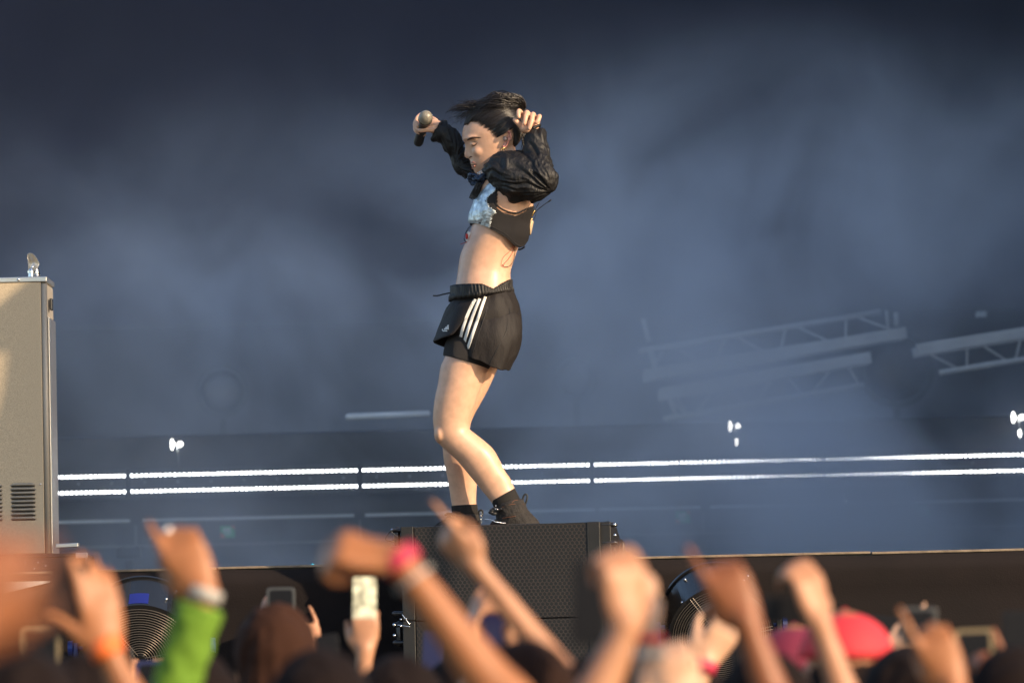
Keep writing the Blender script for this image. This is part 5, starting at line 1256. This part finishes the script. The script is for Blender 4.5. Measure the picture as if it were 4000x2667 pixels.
m_pb = mat('phone_black', (.007, .007, .009), .45, spec=.2); m_rg = mat('phone_gold_rim', (.32, .23, .13), .35, metal=.8); m_rs = mat('phone_silver_rim', (.10, .095, .095), .3, metal=.8)
m_scr = mat('phone_screen_dark', (.006, .006, .008), .4, spec=.2); m_pblue = mat('phone_navy', (.012, .014, .06), .3)
m_cream = mat('patterned_case', (.62, .58, .42), .5, var=.75, vscale=45)
m_pinkb = mat('pink_band', (.50, .03, .07), .6); m_orb = mat('orange_band', (.80, .16, .03), .5); m_grb = mat('grey_band', (.35, .33, .30), .5); m_redb = mat('red_band', (.65, .03, .04), .5)
m_gsl = mat('lime_sleeve', (.105, .21, .010), .85); m_whb = mat('white_band', (.42, .38, .33), .6)
CAMD = (0, -1, 0); AWAY = (0, 1, 0)
person('blurred orange lit hand nearest the camera at the far left edge', 3.6, (-190, 2500), (150, 1950), (-620, 3700), palm=AWAY, tside=-1, curls=(.5, .75, .8, .8), thumb=.5, skin='tan', side=-1, hgt=1.62, size=.75)
person('raised hand with a round ring and one finger up, lime green sleeve', 9.4, (800, 2325), (622, 1960), (650, 2790), palm=AWAY, tside=1, curls=(.26, .55, .62, .68), thumb=.1, size=1.12, skin='warm', sleeve=(.09, .95, .039), sl_mat=m_gsl, band=(-.002, .022, m_grb), ring=True, side=-1, hgt=1.60)
person('open hand with an orange wristband gripping a large black phone', 9.2, (425, 2555), (362, 2200), (600, 2900), palm=(-.35, .9, 0), tside=1, curls=(.06, .10, .16, .22), thumb=.9, size=1.08, skin='warm', band=(-.012, .03, m_orb), side=1, hgt=1.62)
phone('large black phone gripped by the hand with the orange wristband', 9.2, (262, 2345), 150, 300, rot=4, m_b=m_pb)
person('fist thrust to the left with a pink wristband, arm from the lower centre', 8.1, (1560, 2185), (1240, 2120), (2010, 2790), palm=(.1, .55, -.8), tside=-1, curls=(.78, .84, .9, .95), thumb=.15, size=1.12, skin='warm', band=(.0, .024, m_pinkb), band2=(.034, .006, m_grb), side=1, hgt=1.60)
person('hand pointing up and left with one finger in front of the speaker cabinets', 9.6, (1862, 2212), (1625, 1965), (2290, 2750), palm=(.5, .8, .3), tside=-1, curls=(.02, .72, .78, .8), thumb=.1, skin='fair', side=1, hgt=1.64, size=.86)
person('small hand holding up a phone in a cream patterned case', 13.6, (1425, 2550), (1430, 2330), (1400, 3000), palm=AWAY, tside=1, curls=(.45, .5, .5, .6), thumb=.3, skin='fair', side=1, hgt=1.56, wr_off=0)
phone('slim phone in a cream and gold patterned case', 13.6, (1424, 2345), 92, 185, rot=2, m_b=m_cream, rim=m_cream, screen=m_cream, lens=False)
person('two pale hands raised round a navy phone in front of the speaker cabinets', 11.2, (1850, 2590), (1842, 2350), (1760, 3000), palm=(.9, .2, 0), tside=1, curls=(.15, .25, .35, .4), thumb=.3, skin='fair', side=-1, hgt=1.58, extra=((2010, 2600), (2000, 2380), (2120, 3000), (-.9, .2, 0), -1, (.2, .3, .3, .4), .3))
phone('tall navy phone held between two pale hands', 11.3, (1918, 2425), 108, 310, rot=2, m_b=m_pblue)
person('brightly sunlit hand held up beside the black phone right of the speaker cabinets', 8.2, (2450, 2450), (2432, 2190), (2250, 2880), palm=(-.5, .85, 0), tside=-1, curls=(.60, .72, .8, .85), thumb=.2, size=1.1, skin='fair', side=-1, hgt=1.58)
person('pale forearm with thin red and white bracelets right of the speaker cabinets', 8.6, (2535, 2440), (2500, 2230), (2540, 3000), palm=(-.6, .7, 0), tside=-1, size=.85, curls=(.7, .75, .8, .85), thumb=.2, skin='pale', band=(.02, .012, m_redb), band2=(.045, .012, m_whb), side=1, hgt=1.58)
phone('black phone held left of the sunlit hand right of the speaker cabinets', 8.6, (2305, 2350), 132, 330, rot=3, m_b=m_pb)
person('dark orange hand with one finger raised in front of the right fan', 8.5, (2925, 2440), (2755, 2095), (3080, 2900), palm=AWAY, tside=1, curls=(.16, .66, .74, .8), thumb=.05, size=1.0, skin='tan', side=1, hgt=1.60)
person('small pale hand with a pink wristband below the right fan', 11.5, (2745, 2600), (2850, 2430), (2620, 2950), palm=(-.3, .8, .3), tside=1, curls=(.6, .65, .7, .75), thumb=.3, size=1.1, skin='pale', band=(-.002, .026, m_pinkb), side=-1, hgt=1.58)
person('closed fist low at the bottom edge between the pale hand and bracelets', 9.0, (2640, 2760), (2620, 2590), (2660, 3200), palm=AWAY, tside=-1, curls=(.7, .75, .8, .8), thumb=.2, skin='pale', side=1, hgt=1.56)
person('raised forearm with the hand bent left round a black sideways phone', 9.6, (3205, 2440), (3150, 2240), (3370, 2930), palm=(-.6, .7, 0), tside=-1, curls=(.45, .55, .6, .65), thumb=.2, skin='fair', side=1, hgt=1.62)
phone('black phone held sideways in front of the right fan', 9.7, (3065, 2378), 170, 108, rot=0, m_b=m_pb)
person('large sunlit hand with one finger up near the right edge', 9.2, (3730, 2690), (3600, 2385), (3800, 3200), palm=AWAY, tside=1, curls=(.05, .6, .55, .6), thumb=.1, size=1.0, skin='warm', side=1, hgt=1.60)
phone('silver rimmed phone behind the large hand near the right edge', 11.5, (3590, 2440), 145, 140, rot=1, rim=m_rs, screen=m_scr, m_b=m_pb)
person('small hand with a pale finger slanting up behind the large hand', 12.5, (3490, 2600), (3570, 2500), (3400, 2900), palm=(0, .8, .3), tside=1, curls=(.05, .7, .75, .75), thumb=.2, skin='pale', side=-1, hgt=1.54)
person('single orange finger beside a gold rimmed phone at the right edge', 10.5, (3960, 2770), (3905, 2560), (4000, 3200), palm=(-.8, .3, 0), tside=-1, curls=(.05, .5, .6, .6), thumb=.3, skin='tan', side=1, hgt=1.56)
phone('gold rimmed black phone at the lower right edge', 11.0, (3808, 2580), 152, 250, rot=-1, rim=m_rg, screen=m_scr, m_b=m_pb)
phone('gold rimmed phone low at the left under the large black phone', 12.0, (160, 2545), 150, 190, rot=0, rim=m_rg, screen=m_scr, m_b=m_pb)
person('person behind the gold rimmed phone at the lower left', 12.4, (150, 2690), (150, 2600), (120, 3000), palm=AWAY, tside=1, curls=(.6, .6, .6, .6), thumb=.2, skin='deep', hair=1, shirt=2, side=-1, hgt=1.60)
phone('narrow grey rimmed phone in front of the left fan', 14.5, (487, 2610), 60, 160, rim=m_rs, screen=m_scr, m_b=m_pb, rot=2)
phone('wide dark phone held sideways in front of the left fan', 14.5, (620, 2640), 180, 125, rim=m_pblue, screen=m_scr, m_b=m_pb, rot=0)
person('person holding two phones low in front of the left fan', 15.0, (640, 2740), (640, 2660), (700, 3050), palm=AWAY, tside=1, curls=(.5, .5, .5, .6), thumb=.3, skin='fair', hair=1, side=1, hgt=1.60, extra=((480, 2740), (485, 2650), (460, 3000), AWAY, -1, (.5, .5, .5, .5), .3))
phone('silver rimmed phone held over a brown haired head left of centre', 15.5, (1098, 2355), 112, 125, rim=m_rs, screen=m_scr, m_b=m_pb, rot=0)
person('person with a red bracelet filming over the brown haired head', 15.6, (1240, 2580), (1225, 2470), (1300, 2900), palm=(-.8, .4, 0), tside=-1, curls=(.1, .5, .55, .6), thumb=.3, skin='fair', side=1, hgt=1.56, band=(.0, .02, m_redb), extra=((1040, 2500), (1036, 2400), (1000, 2850), (.8, .4, 0), 1, (.3, .4, .5, .5), .3))
phone('dark phone tilted behind the red peaked cap', 15.0, (3420, 2452), 190, 105, rot=8, m_b=m_pb)
phone('large black phone at the very right edge above the crowd', 11.8, (3975, 2500), 120, 230, rot=3, m_b=m_pb)
phone('black phone lifted low between the fist arm and the cream phone', 12.8, (1285, 2560), 88, 170, rot=-5, m_b=m_pb)
phone('small dark phone held up left of the speaker cabinets', 15.2, (1690, 2540), 80, 150, rot=4, m_b=m_pblue)
phone('black phone held up low under the right fan', 12.2, (2905, 2560), 96, 190, rot=3, m_b=m_pb)
def watcher(label, px, py, Y, skin='warm', hair=0, shirt=0, hat=None):
    return person(label, Y, (0, 0), (0, 0), (px, py), skin=skin, hair=hair, shirt=shirt, head=(px, py, Y), arm=False, group='heads of the crowd along the bottom', hat=hat)
watcher('brown haired head seen from behind under the silver rimmed phone', 1075, 2398, 12.2, hair=2)
watcher('dark brown head low in the centre under the pointing arm', 2040, 2560, 8.4, hair=0)
watcher('dark head at the bottom left of centre beside the brown haired head', 760, 2600, 10.2, hair=1, shirt=1)
watcher('dark head at the bottom between the cream phone and the fist arm', 1560, 2612, 10.4, hair=1)
watcher('dark head at the bottom left corner', 90, 2600, 8.0, hair=1)
watcher('dark head at the bottom below the pale hand', 2990, 2600, 9.8, hair=1, shirt=2)
watcher('dark haired head right of the red cap', 3545, 2575, 10.0, hair=1)
watcher('dark head at the bottom right corner', 3960, 2580, 9.8, hair=1)
for (px, py, Y_, lab) in [(330, 2600, 11.0, 'dark head at the bottom under the left fan'), (1250, 2595, 9.0, 'dark head at the bottom below the cream phone'), (1800, 2600, 12.5, 'dark head at the bottom under the navy phone'),
                      (2380, 2590, 9.6, 'dark head at the bottom between the two sunlit arms'), (2680, 2598, 13.0, 'dark head at the bottom behind the pale fist'), (3180, 2610, 13.5, 'dark head at the bottom below the crimson cap'), (3700, 2560, 13.5, 'dark head behind the large pointing hand')]:
    watcher(lab, px, py, Y_, hair=1, shirt=(px // 100) % 4)
m_cap = mat('red_cap_cloth', (.60, .03, .04), .75, bump=.2, bscale=200); m_cap2 = mat('crimson_cap_cloth', (.17, .012, .035), .8)
def cap(px, py, Y, m_, lab, turn):
    c = P(px, py, Y); root = empty('cap', c, lab, 'cap', 'caps in the crowd'); g = G()
    rings = []
    for i in range(9):
        t = i / 8 * math.pi / 2; rings.append([c + Vector((.094 * math.cos(t) * math.cos(a), .110 * math.cos(t) * math.sin(a), -.085 + .088 * math.sin(t))) for a in [2 * math.pi * k / 28 for k in range(28)]])
    g.rings(rings); g.build('crown', m_, root, smooth=True)
    g = G(); M = Matrix.Rotation(turn, 3, 'Z'); rr = []
    for r_ in (.085, .12, .155, .172):
        rr.append([c + M @ Vector((r_ * math.cos(a) * (1 + .12 * 0), r_ * .8 * math.sin(a), -.083 - (r_ - .085) * .35 - .015 * math.sin(a) ** 2)) for a in [-1.05 + 2.1 * k / 14 for k in range(15)]])
    n = 15; g.add([p for r_ in rr for p in r_], [(i * n + j, i * n + j + 1, (i + 1) * n + j + 1, (i + 1) * n + j) for i in range(3) for j in range(n - 1)])
    o = g.build('peak', m_, root, smooth=True); q = o.modifiers.new('s', 'SOLIDIFY'); q.thickness = .004
    g = G(); g.ell(c + Vector((0, 0, .003)), .008, 8); g.build('button', m_, root, smooth=True)
watcher('dark haired head wearing the bright red cap', 3300, 2400, 11.0, hair=1, shirt=0, hat=1)
cap(3300, 2396, 11.0, m_cap, 'bright red peaked cap on a head right of the raised forearm', R(8))
watcher('head wearing the crimson cap below the sideways phone', 3100, 2455, 11.6, hair=1, shirt=1, hat=1)
cap(3100, 2450, 11.6, m_cap2, 'crimson peaked cap partly hidden behind the raised forearm', R(60))
# banner on a mast added out of view, shaped to shade the drinking fountain
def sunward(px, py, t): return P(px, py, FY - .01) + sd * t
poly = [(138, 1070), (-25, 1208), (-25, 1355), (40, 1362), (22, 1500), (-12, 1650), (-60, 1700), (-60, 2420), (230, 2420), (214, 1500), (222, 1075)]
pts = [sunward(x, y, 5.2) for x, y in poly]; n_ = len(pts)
root = empty('added_sunshade', (pts[-1].x, pts[-1].y, 0), 'added dark cloth banner on a mast outside the stage at the right', 'sunshade')
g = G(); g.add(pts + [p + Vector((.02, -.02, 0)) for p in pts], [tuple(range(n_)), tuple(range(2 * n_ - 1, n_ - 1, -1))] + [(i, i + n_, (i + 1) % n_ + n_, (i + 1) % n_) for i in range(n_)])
g.build('sunshade_cloth', m_sunblock, root)
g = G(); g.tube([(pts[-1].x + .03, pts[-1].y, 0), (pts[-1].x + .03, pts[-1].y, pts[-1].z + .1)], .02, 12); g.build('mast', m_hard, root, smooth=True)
